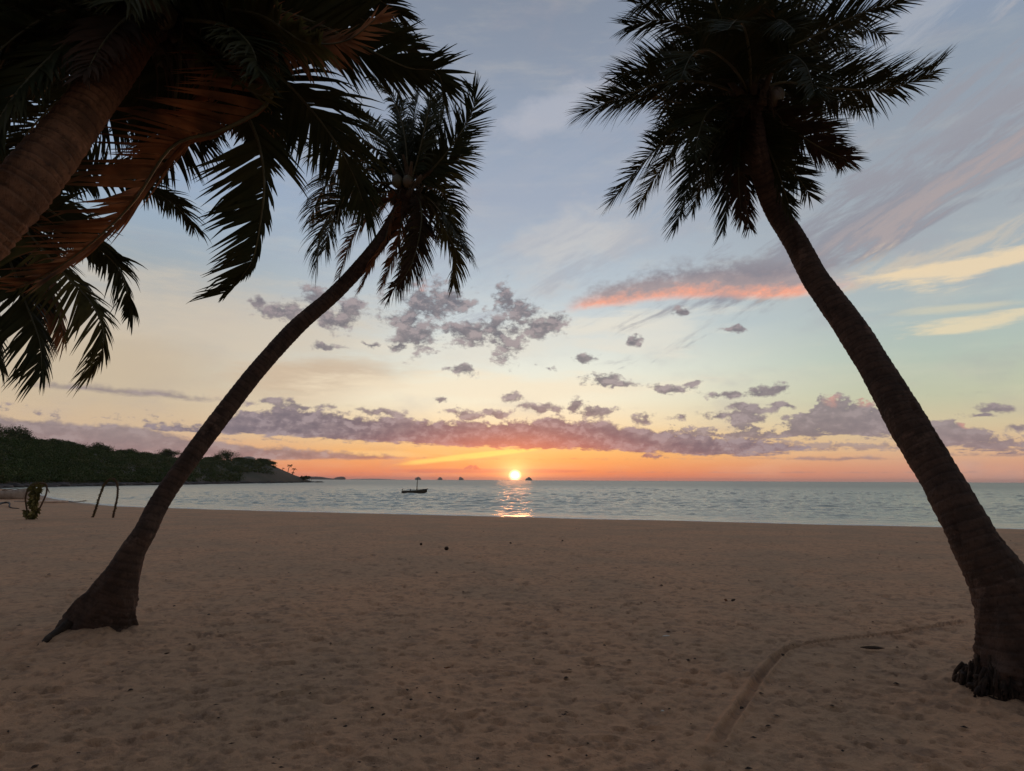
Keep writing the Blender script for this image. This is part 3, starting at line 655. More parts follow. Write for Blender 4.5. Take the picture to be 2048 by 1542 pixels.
# --- the palm leaning in from the left foreground to the middle
def fr_px(base, bd, pts, dz):
    n = len(pts); out = [base]
    for i, (x, y) in enumerate(pts): out.append(P(x, y, bd+dz*((i+1)/n)))
    return np.array(out)
def left_palm():
    g = onsand(205, 1262); org = g
    e = empty('coconut_palm', g, 'curved coconut palm with a wide wedge-shaped foot, leaning in left of the boat', 'palm tree', 'coconut palms leaning over the beach')
    d0 = float((g-CAM)@_f); cz = 9.6
    trunk(e, org, [(196, 1285, d0+.05, 200, .55), (206, 1240, d0+.05, 150, .62), (226, 1190, d0+.08, 108, .75), (246, 1146, d0+.12, 72, .9), (267, 1100, d0+.2, 53, 1), (291, 1062, d0+.3, 46, 1), (322, 1000, d0+.55, 43, 1), (376, 922, d0+.85, 41, 1), (452, 820, d0+1.3, 39, 1),
                   (519, 735, d0+1.7, 37, 1), (592, 655, d0+2.1, 36, 1), (655, 600, d0+2.35, 33, 1), (705, 550, d0+2.55, 32, 1), (757, 488, cz-.15, 31, 1), (795, 430, cz, 33, 1), (815, 385, cz, 38, 1)], seed=3, ring=0.075, amp=0.026, rough0=0.45, thin=0.9)
    root_mass(e, org, g+np.array([-0.08, 0.1, 0]), 0.34, 0.2, 90, 3, hh=.10)
    rt = MB(); pts = [onsand(150, 1262)+[0, 0, .12], onsand(118, 1272)+[0, 0, .05], onsand(92, 1284)+[0, 0, .02], onsand(66, 1297)-[0, 0, .03]]
    rt.tube(spline(pts, 12)[0], np.linspace(0.07, 0.012, 12), 9, jit=0.4); rt.build('surface_root', M_ROOT, e, org)
    c = P(818, 378, cz); crown_core(e, org, c, (0.25, 0.3, 0.9), 0.12, 6, 4)
    S = dict(L=0.60, w=0.031); LS = 1.10
    fr = [
        ([(840, 300), (858, 215), (868, 140)], -0.4, dict(L=0.42, droop=0.5, roll=80, close=.2)),
        ([(822, 300), (828, 230), (838, 170), (842, 140)], 0.5, dict(L=0.4, droop=.35, roll=60)),
        ([(812, 290), (798, 225), (768, 175), (737, 153)], 0.2, dict(L=0.34, droop=0.3, roll=20)),
        ([(850, 352), (890, 309), (931, 250), (950, 205), (945, 175)], -0.2, dict(L=0.5, droop=0.05, roll=65, lift=0.0)),
        ([(868, 345), (917, 317), (930, 290), (931, 262)], 0.3, dict(L=0.45, droop=0.1, roll=50, m=M_LEAFY)),
        ([(845, 320), (872, 270), (887, 225), (890, 178)], 0.6, dict(L=0.42, droop=0.25, roll=30)),
        ([(800, 330), (770, 280), (726, 232), (668, 188)], 0.9, dict(L=0.42, droop=0.25)),
        ([(780, 330), (745, 292), (706, 272), (660, 280), (630, 310)], 0.5, dict(L=0.6, droop=0.55, m=M_LEAFY)),
        ([(770, 365), (720, 375), (672, 410), (640, 470), (632, 535)], -0.3, dict(L=0.60, droop=0.5)),
        ([(760, 385), (700, 392), (665, 430), (650, 500)], 0.6, dict(L=0.55, droop=0.5)),
        ([(780, 400), (735, 430), (700, 485), (677, 558)], -0.4, dict(L=0.5, droop=0.45, m=M_DRY_LIT)),
        ([(790, 420), (770, 480), (745, 530), (722, 576)], -0.5, dict(L=0.42, droop=0.45, m=M_DRY_LIT)),
        ([(805, 430), (795, 490), (778, 535), (763, 572)], -0.2, dict(L=0.38, droop=0.5, m=M_DRY_LIT)),
        ([(838, 400), (842, 450), (822, 530), (778, 592)], -0.6, dict(L=0.44, droop=0.35, m=M_DARKDRY)),
        ([(828, 420), (826, 480), (812, 540), (795, 565)], 0.2, dict(L=0.42, droop=0.45, m=M_LEAFY)),
        ([(862, 400), (890, 435), (918, 478), (940, 517)], -0.3, dict(L=0.50, droop=0.55)),
        ([(858, 405), (882, 446), (912, 505), (907, 570)], 0.5, dict(L=0.48, droop=0.5, m=M_LEAFY)),
        ([(850, 370), (885, 385), (905, 425), (905, 470)], 1.4, dict(L=0.42, droop=0.5)),
        ([(800, 350), (760, 335), (715, 345), (690, 385)], 1.6, dict(L=0.45, droop=0.5)),
        ([(790, 345), (740, 318), (680, 335), (640, 390), (620, 440)], 1.1, dict(L=0.6, droop=0.5)),
        ([(835, 340), (850, 280), (868, 225), (880, 190)], 1.2, dict(L=0.45, droop=0.3)),
        ([(815, 330), (800, 260), (805, 200)], 1.6, dict(L=0.4, droop=0.3)),
    ]
    for i, (pp, dz, kw) in enumerate(fr):
        k = dict(S); k.update(kw); k['L'] *= LS*(.78 if k.get('m') is M_DRY_LIT else 1); k['droop'] = k.get('droop', .25)*0.8; make_frond(e, org, fr_px(c, cz, pp, dz), n=92, seed=i, ragged=0.08, **{'face': .2, **k})
def right_palm():
    g = onsand(2045, 1392); org = g; d0 = float((g-CAM)@_f); cz = 7.7
    e = empty('coconut_palm', g, 'stout coconut palm at the right edge leaning left under a full round crown', 'palm tree', 'coconut palms leaning over the beach')
    trunk(e, org, [(2070, 1440, d0, 250, 1), (2062, 1390, d0, 210, 1), (2050, 1335, d0+.03, 180, 1), (2036, 1263, d0+.08, 142, 1), (2004, 1175, d0+.2, 115, 1), (1953, 1088, d0+.35, 94, 1), (1905, 1000, d0+.55, 83, 1), (1879, 952, d0+.7, 78, 1), (1819, 854, d0+1.0, 74, 1),
                   (1763, 755, d0+1.35, 65, 1), (1702, 657, d0+1.75, 60, 1), (1630, 557, d0+2.2, 51, 1), (1590, 482, d0+2.5, 47, 1), (1545, 408, d0+2.8, 43, 1), (1516, 315, cz-.1, 45, 1), (1503, 240, cz, 50, 1), (1498, 205, cz, 50, 1)], seed=9, ring=0.065, amp=0.028, rough0=0.65, step=0.011, sides=64, thin=.95)
    root_mass(e, org, g, 0.42, 0.42, 240, 9, hh=0.5)
    c = P(1500, 195, cz); crown_core(e, org, c, (-0.15, 0.2, 1), 0.14, 8, 8)
    S = dict(L=0.56, w=0.025, droop=0.22); LS = 1.08
    fr = [
        ([(1430, 140), (1350, 132), (1290, 138), (1238, 150)], 0.2, {}),
        ([(1410, 165), (1325, 165), (1251, 190), (1172, 222)], -0.3, dict(L=.6)),
        ([(1425, 185), (1360, 205), (1300, 190), (1215, 205)], 0.8, {}),
        ([(1420, 90), (1370, 50), (1318, 40), (1258, 52)], 0.2, {}),
        ([(1440, 60), (1400, 10), (1340, -10), (1275, 10)], 0.7, dict(L=.65)),
        ([(1377, 241), (1320, 290), (1270, 345), (1222, 402)], -0.4, dict(L=.5, m=M_LEAF)),
        ([(1370, 270), (1335, 320), (1300, 370), (1277, 412)], 0.4, dict(L=.42, m=M_LEAFY)),
        ([(1414, 290), (1385, 350), (1365, 410), (1351, 456)], -0.4, dict(L=.46)),
        ([(1430, 290), (1400, 370), (1385, 420)], 0.6, dict(L=.42)),
        ([(1470, 290), (1456, 360), (1452, 420), (1446, 462)], -0.2, dict(L=.42)),
        ([(1490, 290), (1489, 371), (1496, 440), (1500, 458)], 0.3, dict(L=.32, droop=.6, m=M_DARKDRY)),
        ([(1480, 280), (1478, 360), (1484, 440)], -0.5, dict(L=.34, droop=.6, m=M_DARKDRY)),
        ([(1540, 270), (1570, 325), (1600, 360), (1620, 392)], 0.3, dict(L=.42)),
        ([(1530, 280), (1555, 340), (1572, 390), (1582, 424)], -0.4, dict(L=.38)),
        ([(1550, 235), (1600, 270), (1650, 300), (1698, 320)], -0.2, dict(L=.46, m=M_DARKDRY)),
        ([(1560, 225), (1620, 245), (1660, 280), (1685, 330)], 0.8, dict(L=.44)),
        ([(1560, 165), (1641, 174), (1752, 180), (1820, 165), (1868, 142)], -0.2, dict(L=.62)),
        ([(1560, 185), (1641, 200), (1690, 205), (1720, 222)], 0.7, dict(L=.45)),
        ([(1560, 130), (1640, 140), (1720, 150), (1790, 170)], 1.0, dict(L=.5)),
        ([(1560, 110), (1659, 56), (1734, 22), (1806, 2)], -0.2, dict(L=.62)),
        ([(1560, 120), (1650, 90), (1720, 60), (1768, 70)], 0.6, dict(L=.55)),
        ([(1540, 80), (1620, 0), (1700, -60), (1780, -90)], 0.2, dict(L=.6)),
        ([(1520, 70), (1560, -40), (1620, -130), (1690, -180)], 0.3, dict(L=.6)),
        ([(1490, 80), (1480, -40), (1470, -150), (1440, -250)], 0.4, dict(L=.6)),
        ([(1460, 90), (1420, -20), (1370, -110), (1310, -160)], 0.2, dict(L=.6)),
        ([(1510, 100), (1530, 0), (1545, -100), (1570, -220)], -0.8, dict(L=.6)),
        ([(1480, 110), (1440, 30), (1410, -60), (1390, -160)], -0.8, dict(L=.6)),
        ([(1470, 140), (1420, 100), (1385, 110), (1360, 160)], -1.6, dict(L=.55)),
        ([(1530, 130), (1575, 110), (1610, 130), (1630, 190)], -1.6, dict(L=.5)),
        ([(1500, 120), (1490, 60), (1475, 40), (1455, 60)], -2.0, dict(L=.55)),
        ([(1460, 200), (1420, 220), (1400, 260), (1390, 310)], -1.2, dict(L=.5)),
        ([(1520, 120), (1540, 60), (1560, 40), (1590, 60)], -1.8, dict(L=.55)),
        ([(1450, 180), (1400, 190), (1350, 230), (1320, 280)], 1.4, dict(L=.5)),
        ([(1480, 120), (1430, 60), (1380, 70), (1330, 100)], 1.4, dict(L=.6)),
        ([(1530, 110), (1590, 60), (1650, 60), (1700, 100)], 1.5, dict(L=.6)),
        ([(1500, 110), (1505, 40), (1520, -20), (1540, -50)], 1.2, dict(L=.6)),
        ([(1470, 230), (1440, 260), (1425, 320), (1420, 370)], 0.9, dict(L=.45)),
        ([(1520, 230), (1545, 270), (1550, 330), (1548, 370)], 0.9, dict(L=.42)),
    ]
    for i, (pp, dz, kw) in enumerate(fr):
        k = dict(S); k.update(kw); k['L'] *= LS; k['droop'] *= 0.5; make_frond(e, org, fr_px(c, cz, pp, dz), n=115, seed=50+i, ragged=0.07, **k)
def near_palm():
    cz = 4.4; c = P(345, 40, cz)
    b = P(-1050, 1500, 2.7); b[2] = gz(b[0], b[1]); org = b
    e = empty('coconut_palm', b, 'nearest coconut palm, orange-lit trunk crossing the upper left corner', 'palm tree', 'coconut palms leaning over the beach')
    pts = []
    def px_of(p):
        q = p-CAM; d = q@_f; return (CX+F*(q@_r)/d, CY-F*(q@_u)/d, d)
    bx, by, bd = px_of(b-np.array([0, 0, .1]))
    trunk(e, org, [(bx, by, bd, 250, 1), (bx+180, by-260, bd+.05, 170, 1), (-500, 1020, 2.95, 130, 1), (-208, 660, 3.15, 116, 1), (-38, 465, 3.35, 106, 1), (56, 363, 3.5, 98, 1), (143, 256, 3.75, 85, 1), (218, 156, 4.05, 74, 1), (273, 80, 4.3, 66, 1), (318, 42, cz, 60, 1)], seed=14, ring=0.055, amp=0.045, rough0=0.4, sides=72, step=0.008, mat_=M_BARK_LIT)
    crown_core(e, org, c, (0.5, 0.3, 0.75), 0.13, 8, 21)
    S = dict(L=0.62, w=0.036, droop=0.35)
    fr = [
        # arching to the right then down, broad and dark
        ([(440, 70), (545, 140), (610, 205), (665, 275), (705, 345), (728, 410)], 0.2, dict(L=0.62, n=120, face=.75, droop=.3, wind=(-.25, 0, -.15), w=.032, asym=.75)),
        ([(430, 30), (540, 20), (640, 50), (740, 100), (815, 135), (870, 142), (888, 175)], 0.1, dict(L=0.50, n=125, face=.6, droop=.1, wind=(.1, 0, 0))),
        ([(440, -10), (560, -30), (680, 10), (770, 70), (830, 100)], 0.9, dict(L=.5, n=100, droop=.2)),
        ([(420, 100), (470, 190), (512, 270), (528, 360), (520, 450), (500, 530), (448, 588)], 0.2, dict(L=.52, n=125, face=.8, droop=.12, wind=(-.45, 0, 0), w=.036, asym=.4)),
        ([(450, 110), (540, 170), (525, 215), (440, 262), (345, 292), (270, 400), (190, 480), (100, 545), (20, 582)], -0.3, dict(L=.60, n=110, face=.45, asym=.25, droop=.08, wind=(-1.0, 0, .18), ragged=.35, m=M_DRY_LIT, w=.036, label='reddish brown dry frond lit from the right')),
        ([(400, 110), (430, 180), (400, 250), (330, 330), (262, 420), (180, 500), (90, 560)], 0.35, dict(L=.45, n=80, droop=.15, wind=(-.7, 0, .05), m=M_DRY_LIT, ragged=.3)),
        ([(360, 120), (350, 200), (345, 270), (310, 330)], 0.6, dict(L=.5, droop=.4)),
        ([(290, 90), (220, 120), (140, 180), (60, 260), (0, 350)], 0.9, dict(L=.6)),
        ([(260, 50), (150, 60), (40, 110), (-60, 190)], 0.6, dict(L=.6)),
        ([(260, 20), (140, 0), (20, 30), (-90, 80)], 0.2, dict(L=.6)),
        ([(280, -10), (180, -70), (60, -80), (-60, -30)], -0.2, dict(L=.65)),
        ([(310, -30), (260, -130), (190, -220), (90, -260)], 0.1, dict(L=.65)),
        ([(350, -40), (370, -150), (420, -260), (500, -330)], 0.2, dict(L=.65)),
        ([(400, -20), (480, -100), (580, -150), (700, -150)], 0.2, dict(L=.65)),
        ([(400, 20), (500, -20), (620, -50), (740, -10), (800, 30)], 0.4, dict(L=.42)),
        ([(390, 60), (450, 100), (500, 160), (540, 230), (550, 300)], 1.2, dict(L=.42)),
        ([(380, 90), (440, 150), (480, 200), (500, 240)], 0.6, dict(L=.45, m=M_DRY_LIT)),
        ([(430, 20), (520, 30), (600, 80), (640, 90)], -0.7, dict(L=.40, m=M_LEAFY)),
        ([(470, 40), (560, 72), (640, 88), (700, 78), (760, 30)], -0.35, dict(L=.30, n=70, roll=70, droop=.0, lift=.3, m=M_DRY_LIT, label='orange lit dry frond curled upward')),
        ([(300, 60), (200, 100), (110, 120), (30, 170), (-30, 240)], -0.6, dict(L=.5)),
        ([(250, 0), (120, -50), (0, -40), (-100, 10)], 1.0, dict(L=.7)),
        ([(330, 0), (300, -40), (220, -30), (120, 60)], 1.4, dict(L=.6)),
        ([(360, 0), (420, -40), (500, 0), (560, 80)], 1.3, dict(L=.55)),
        ([(310, 70), (250, 90), (190, 60), (100, 70), (30, 130)], 1.7, dict(L=.6)),
        ([(360, 80), (400, 130), (410, 200), (400, 260)], 1.4, dict(L=.5)),
        ([(270, 30), (175, 60), (85, 130), (10, 220), (-40, 330)], -1.15, dict(L=.46, droop=.5, n=100)),
        ([(250, -10), (120, 20), (10, 90), (-60, 180)], -1.0, dict(L=.5, droop=.5, n=100)),
        ([(300, 10), (250, 40), (205, 90), (170, 150)], -0.9, dict(L=.34, droop=.6, n=80, m=M_DARKDRY)),
        ([(380, 40), (450, 50), (500, 90), (520, 150)], -0.8, dict(L=.45)),
        ([(350, 10), (340, -60), (300, -70), (250, 0)], -0.9, dict(L=.5)),
        ([(330, 20), (260, -40), (170, -60), (60, -10)], 0.5, dict(L=.6)),
        ([(330, 20), (230, 10), (120, 60), (20, 20), (-60, 60)], 0.9, dict(L=.6)),
        ([(390, 90), (460, 150), (520, 190), (545, 160)], -0.4, dict(L=.26, n=40, m=M_LEAFY, droop=.1)),
    ]
    rr = random.Random(77)
    for i in range(16):     # the crowded back of the crown, overhead and to the left
        a = math.radians(rr.uniform(95, 300)); r_ = rr.uniform(300, 520); k0 = rr.uniform(-60, 60)
        ex, ey = 330+math.cos(a)*r_*1.1, 20-math.sin(a)*r_*0.55
        fr.append(([(330+(ex-330)*.3, 10+(ey-20)*.35-20), (330+(ex-330)*.65, (ey)*.7-20+k0*.3), (ex, ey+30)], rr.uniform(0.2, 2.2), dict(L=.6, n=80)))
    for i, (pp, dz, kw) in enumerate(fr):
        k = dict(n=110); k.update(S); k.update(kw); k['droop'] *= .6; make_frond(e, org, fr_px(c, cz, pp, dz), seed=100+i, ribr=0.02, **{'ragged': .14, **k})
def hidden_palm():
    cz = 6.2; c = P(-90, 400, cz); b = P(-700, 1400, 5.0); b[2] = gz(b[0], b[1]); org = b
    e = empty('coconut_palm', b, 'coconut palm showing only drooping frond tips at the left edge, below the orange trunk', 'palm tree', 'coconut palms leaning over the beach')
    q = b-CAM; d = q@_f; bx = CX+F*(q@_r)/d; by = CY-F*(q@_u)/d
    trunk(e, org, [(bx, by+20, d, 120, 1), (bx+140, by-250, d+.2, 75, 1), (-380, 850, 5.6, 65, 1), (-210, 600, 5.9, 58, 1), (-100, 420, cz, 54, 1)], seed=22, rough0=0.4)
    crown_core(e, org, c, (0.2, 0.1, 1), 0.13, 5, 31)
    S = dict(L=0.58, w=0.040, droop=0.2, wind=(-.35, 0, -.15), face=.5, asym=.65)
    fr = [
        ([(-30, 420), (10, 500), (45, 590), (78, 680), (84, 745)], -0.3, dict(L=.62)),
        ([(-10, 390), (60, 470), (130, 550), (185, 610), (208, 680), (182, 748)], 0.1, dict(L=.55, m=M_LEAFY)),
        ([(10, 380), (100, 420), (190, 490), (235, 535), (256, 590), (260, 630)], 0.6, dict(L=.46)),
        ([(20, 360), (120, 350), (230, 350), (300, 380), (350, 410), (388, 452)], 1.0, dict(L=.46)),
        ([(-20, 360), (40, 380), (110, 430), (170, 500)], 1.2, dict(L=.55)),
        ([(-50, 470), (-40, 560), (-20, 650), (0, 730)], 0.0, dict(L=.6)),
        ([(-20, 430), (40, 480), (90, 560), (120, 640), (130, 680)], 0.5, dict(L=.5, m=M_DRY_LIT)),
        ([(-60, 320), (-20, 230), (50, 190), (130, 190)], 0.4, dict(L=.6)),
        ([(-100, 320), (-120, 220), (-100, 120), (-60, 40)], 0.3, dict(L=.6)),
        ([(-150, 370), (-260, 350), (-350, 420), (-400, 540)], 0.2, dict(L=.6)),
        ([(-150, 420), (-220, 480), (-260, 590)], -0.4, dict(L=.6)),
        ([(-40, 400), (20, 440), (60, 520), (70, 600)], 1.1, dict(L=.5)),
    ]
    for i, (pp, dz, kw) in enumerate(fr):
        k = dict(n=120); k.update(S); k.update(kw); k['L'] *= 1.15; make_frond(e, org, fr_px(c, cz, pp, dz), seed=200+i, ragged=0.18, **k)
left_palm(); right_palm(); near_palm(); hidden_palm()

# ------------------------------------------------------------------ headland
def hz_y(px): return 960+(px-1024)*0.0049
ridge_px = [(-260, 850), (-100, 858), (0, 872), (60, 880), (130, 888), (200, 898), (300, 908), (400, 915), (460, 918), (505, 920), (540, 928), (565, 940), (590, 950), (612, 958), (624, 962)]
RX = [r[0] for r in ridge_px]; RY = [r[1] for r in ridge_px]
HX = [h[0] for h in head_px]; HYy = [h[1] for h in head_px]
def head_pt(px, t):
    """t=0 waterline, t=1 ridge, up to 1.6 beyond"""
    sy = float(np.interp(px, HX, HYy)) if px >= -40 else 976.5+(-40-px)*0.01
    s = G(px, sy)[:2]; dist = np.linalg.norm(s); u = s/dist
    depth = float(np.interp(px, [-300, 0, 300, 500, 560, 624], [90, 90, 110, 90, 50, 4]))
    ry = float(np.interp(px, RX, RY))+float(np.interp(px, [0, 150, 400, 560], [24, 16, 9, 1])); rd = dist+depth
    zr = 2.5+(hz_y(px)-ry)/F*rd*0.93
    xy = u*(dist+depth*t)
    prof = math.sin(min(t, 1)*PI/2)**0.9 if t <= 1 else 1-((t-1)/0.7)**2*0.9
    z = 0.1+max(zr-0.1, 0.3)*prof*(0.80+0.2*t if t < 1 else 1)
    z += 1.2*float(fbm(np.array([xy[0]*0.04]), np.array([xy[1]*0.04]), 3)[0])*min(t*3, 1)*min(zr/8, 1)
    return np.array([xy[0], xy[1], z])
def build_headland():
    pxs = np.concatenate([np.linspace(-260, 480, 90), np.linspace(485, 624, 50)]); ts = np.linspace(0, 1.68, 34)
    V = [head_pt(p, t)-np.array([0, 0, 0.5 if t == 0 else 0]) for t in ts for p in pxs]; nc = len(pxs)
    Fs = [(i*nc+j, i*nc+j+1, (i+1)*nc+j+1, (i+1)*nc+j) for i in range(len(ts)-1) for j in range(nc-1)]
    o = mesh_obj('hill', V, np.array(Fs), M_HILL); o['kind'] = 'structure'
    # rocky foot of the headland
    mb = MB(); rnd = random.Random(5)
    px = -60.0
    while px < 632:
        p = head_pt(min(px, 623), 0.0); dist = np.linalg.norm(p[:2]); sz = rnd.uniform(0.5, 1.3)*(0.9 if px < 560 else 0.7)
        q = p[:2]/dist; off = rnd.uniform(-2.5, 4.0)
        c = (p[0]+q[0]*off, p[1]+q[1]*off, rnd.uniform(-0.2, 0.35)); mb.ball(c, (sz*rnd.uniform(1.5, 3.5), sz*1.8, sz*0.85*rnd.uniform(.6, 1.2)), 8, 6, 0.5)
        px += rnd.uniform(0.8, 2.6)*(1 if px > 300 else 1.6)
    for k in range(30):
        p = G(622+k*0.35, 964.9); mb.ball((p[0]+rnd.uniform(-4, 4), p[1], 0), (3, 2, rnd.uniform(0.3, .9)), 8, 5, 0.5)
    o = mb.build('rocky_shore', M_ROCK, smooth=False); o['kind'] = 'structure'
build_headland()
def leaf_blob(V, Fs, base, c, r, n, leaf, rnd):
    """n leaf faces through an uneven ellipsoid"""
    d = rnd.normal(size=(n, 3)); d /= np.linalg.norm(d, axis=1)[:, None]; rad = rnd.random(n)**0.45
    p = c+d*r*rad[:, None]; a = rnd.normal(size=(n, 3)); a /= np.linalg.norm(a, axis=1)[:, None]; b = np.cross(a, d); b /= np.linalg.norm(b, axis=1)[:, None]+1e-6
    s = (leaf*(0.6+0.8*rnd.random(n)))[:, None]
    q = np.stack([p-a*s, p-b*s*0.6, p+a*s, p+b*s*0.6], 1).reshape(-1, 3)
    V.append(q); Fs.append(np.arange(n*4).reshape(-1, 4)+base); return base+n*4
def undergrowth():
    for nm, m, cnt, sd in (('undergrowth', M_BUSH, 2000, 3), ('undergrowth', M_BUSH2, 620, 4)):
        rnd = np.random.default_rng(sd); V = []; Fs = []; base = 0
        for k in range(cnt):
            px = rnd.uniform(-150, 548)
            t = 0.04+rnd.random()**1.4 if px < 480 else rnd.uniform(0.30, 1.0)
            if px > 480 and rnd.random() < (px-480)/80: continue
            p = head_pt(px, t); s = (0.7+2.2*rnd.random()**1.8)*(1.15 if px < 200 else 1.0)
            base = leaf_blob(V, Fs, base, p+np.array([0, 0, s*0.45]), np.array([s*1.35, s*1.2, s*0.75]), 70, 0.26, rnd)
        o = mesh_obj(nm, np.concatenate(V), np.concatenate(Fs), m, smooth=False); o['kind'] = 'stuff'
        tag(o, 'dark scrubby bushes covering the headland slope' if sd == 3 else 'lighter green scrub scattered over the headland slope', 'scrub')
undergrowth()
def skyline_trees():
    specs = [(12, 872, 30, 1.3, 'broad round-topped tree highest on the headland at the left edge'), (42, 878, 22, 1.0, 'rounded tree just right of the highest headland tree'), (68, 884, 16, 1.0, 'small bushy tree on the headland above the leafy hoop'),
             (98, 886, 18, 1.0, 'low ridge tree between two gaps on the headland'), (128, 888, 20, 1.0, 'dense ridge tree left of the flat-crowned one'), (150, 893, 14, 1.0, 'short ridge tree beside the flat-crowned one'),
             (184, 897, 27, 0.8, 'wide flat-crowned tree standing apart above the bare leaf arch'), (222, 903, 13, .8, 'small dark ridge bush right of the flat-crowned tree'), (248, 905, 20, .9, 'domed tree midway along the headland ridge'),
             (280, 907, 20, .8, 'spreading ridge tree left of the leaning trunk'), (310, 908, 13, .8, 'low rounded tree close to the left side of the leaning trunk'), (335, 907, 26, .95, 'dense wide tree partly behind the leaning palm trunk'),
             (415, 914, 14, .8, 'small ridge tree just right of the leaning trunk'), (450, 915, 26, 1.1, 'tallest bushy tree right of the leaning trunk on the headland'), (430, 916, 15, .9, 'bushy tree tucked beside the tallest one right of the trunk'), (475, 921, 14, .7, 'low tree left of the pale bare hump'),
             (524, 926, 19, .75, 'flat-topped tree at the seaward end of the headland wood'), (538, 929, 13, .7, 'last small tree overhanging the bare seaward slope'), (-30, 868, 30, 1.2, 'large tree crown cut by the left edge')]
    for i, (px, py, wpx, asp, lab) in enumerate(specs):
        rnd = np.random.default_rng(700+i); g = head_pt(px, 1.0 if px < 560 else 0.9); d = np.linalg.norm(g[:2]); R = wpx/F*d; H = R*asp*0.68
        e = empty('shrubby_tree', g, lab, 'tree', 'trees along the headland ridge')
        mb = MB(); top = g+np.array([0, 0, H*.8]); mb.tube(spline([g-np.array([0, 0, .5]), g+np.array([R*.08, 0, H*.5]), top], 6)[0], np.linspace(R*.08, R*.04, 6), 6)
        for k in range(5):
            a = k*1.26+i; mb.tube([g+np.array([0, 0, H*.45]), g+np.array([math.cos(a)*R*.4, math.sin(a)*R*.4, H*.75])], [R*.04, R*.015], 5)
        mb.build('trunk', M_STICK, e, g)
        V, Fs, base = [], [], 0
        for k in range(16):
            a = rnd.random()*2*PI; q = rnd.random()**.6; c = g+np.array([math.cos(a)*R*.62*q, math.sin(a)*R*.62*q, H*(0.25+0.8*rnd.random()*(1-q*.6))])
            base = leaf_blob(V, Fs, base, c, np.array([R*.46, R*.46, H*.36])*rnd.uniform(.7, 1.15), 230, 0.22, rnd)
        mesh_obj('crown', np.concatenate(V)-g, np.concatenate(Fs), M_BUSH, e, smooth=False)
skyline_trees()
def tiny_palm(px, py_top, py_base, lab, rr, lean=3):
    t = 0.75; base = head_pt(min(px-1, 620), 0.9); d = np.linalg.norm(base[:2]); k = d/F
    g = CAM+ray(px-lean, py_base)/np.linalg.norm(ray(px-lean, py_base)[:2])*d; top = CAM+ray(px, py_top)/np.linalg.norm(ray(px, py_top)[:2])*d
    e = empty('distant_palm', g, lab, 'palm tree', 'small palms on the headland tip')
    mb = MB(); mb.tube(spline([g-np.array([0, 0, 1.0]), (g+top)/2+np.array([-.4, 0, 0]), top], 7)[0], np.linspace(.28, .16, 7), 6); mb.build('trunk', M_STICK, e, g)
    mb = MB()
    for i in range(13):
        q = arc_frond(top, i*2.4, random.uniform(.2, 1.2), rr*k*random.uniform(.85, 1.15), 2.0); T = np.gradient(q, axis=0)
        for j in range(len(q)-1):
            s = np.cross(T[j], [0, 0, 1]); s /= np.linalg.norm(s)+1e-6; wd = 0.9*math.sin((j+1)/9*2.6)*rr*k/4.5*0.5
            for sg in (1, -1):
                mb.add([q[j], q[j+1], q[j+1]+s*sg*wd-np.array([0, 0, wd*.9]), q[j]+s*sg*wd-np.array([0, 0, wd*.9])], [(0, 1, 2, 3)])
    mb.build('crown', M_BUSH, e, g, smooth=False)
tiny_palm(580, 932, 944, 'tallest small palm on the tip of the headland', 7, 4)
tiny_palm(589, 939, 950, 'second small palm, lower and nearer the point', 6, 4)
tiny_palm(586, 946, 952, 'lowest stubby palm just under the two others', 4, 2)
tiny_palm(567, 937, 941, 'very small palm shoot left of the headland palms', 3, 1)
def point_thicket():
    rnd = np.random.default_rng(88)
    for i, (px, py, w, lab) in enumerate([(606, 955, 8, 'left dark tree of the pair standing on the low point'), (617, 955, 8, 'right dark tree of the pair standing on the low point')]):
        p = G(px, 965.0); d = np.linalg.norm(p[:2]); R = w/F*d; e = empty('shrubby_tree', p, lab, 'tree')
        mb = MB()
        for k in range(4): mb.tube([p+np.array([R*.3*(k-1.5), 0, -.3]), p+np.array([R*.45*(k-1.5), 0, R*.9])], [.22, .1], 5)
        mb.build('trunk', M_STICK, e, p); V, Fs, base = [], [], 0
        for k in range(7): base = leaf_blob(V, Fs, base, p+np.array([rnd.uniform(-.7, .7)*R, 0, R*rnd.uniform(.8, 1.35)]), np.array([R*.42, R*.4, R*.28]), 70, 0.4, rnd)
        mesh_obj('crown', np.concatenate(V)-p, np.concatenate(Fs), M_BUSH, e, smooth=False)
point_thicket()
def hump():
    g = head_pt(493, 1.0); mb = MB(); R = 13/F*np.linalg.norm(g[:2]); mb.ball(g+np.array([0, 0, R*.25]), (R, R*.8, R*.42), 20, 12, .06)
    o = mb.build('bare_rock', M_CANOE, origin=g); o.location = g; tag(o, 'pale rounded bare rock hump on the headland ridge between trees', 'rock')
hump()

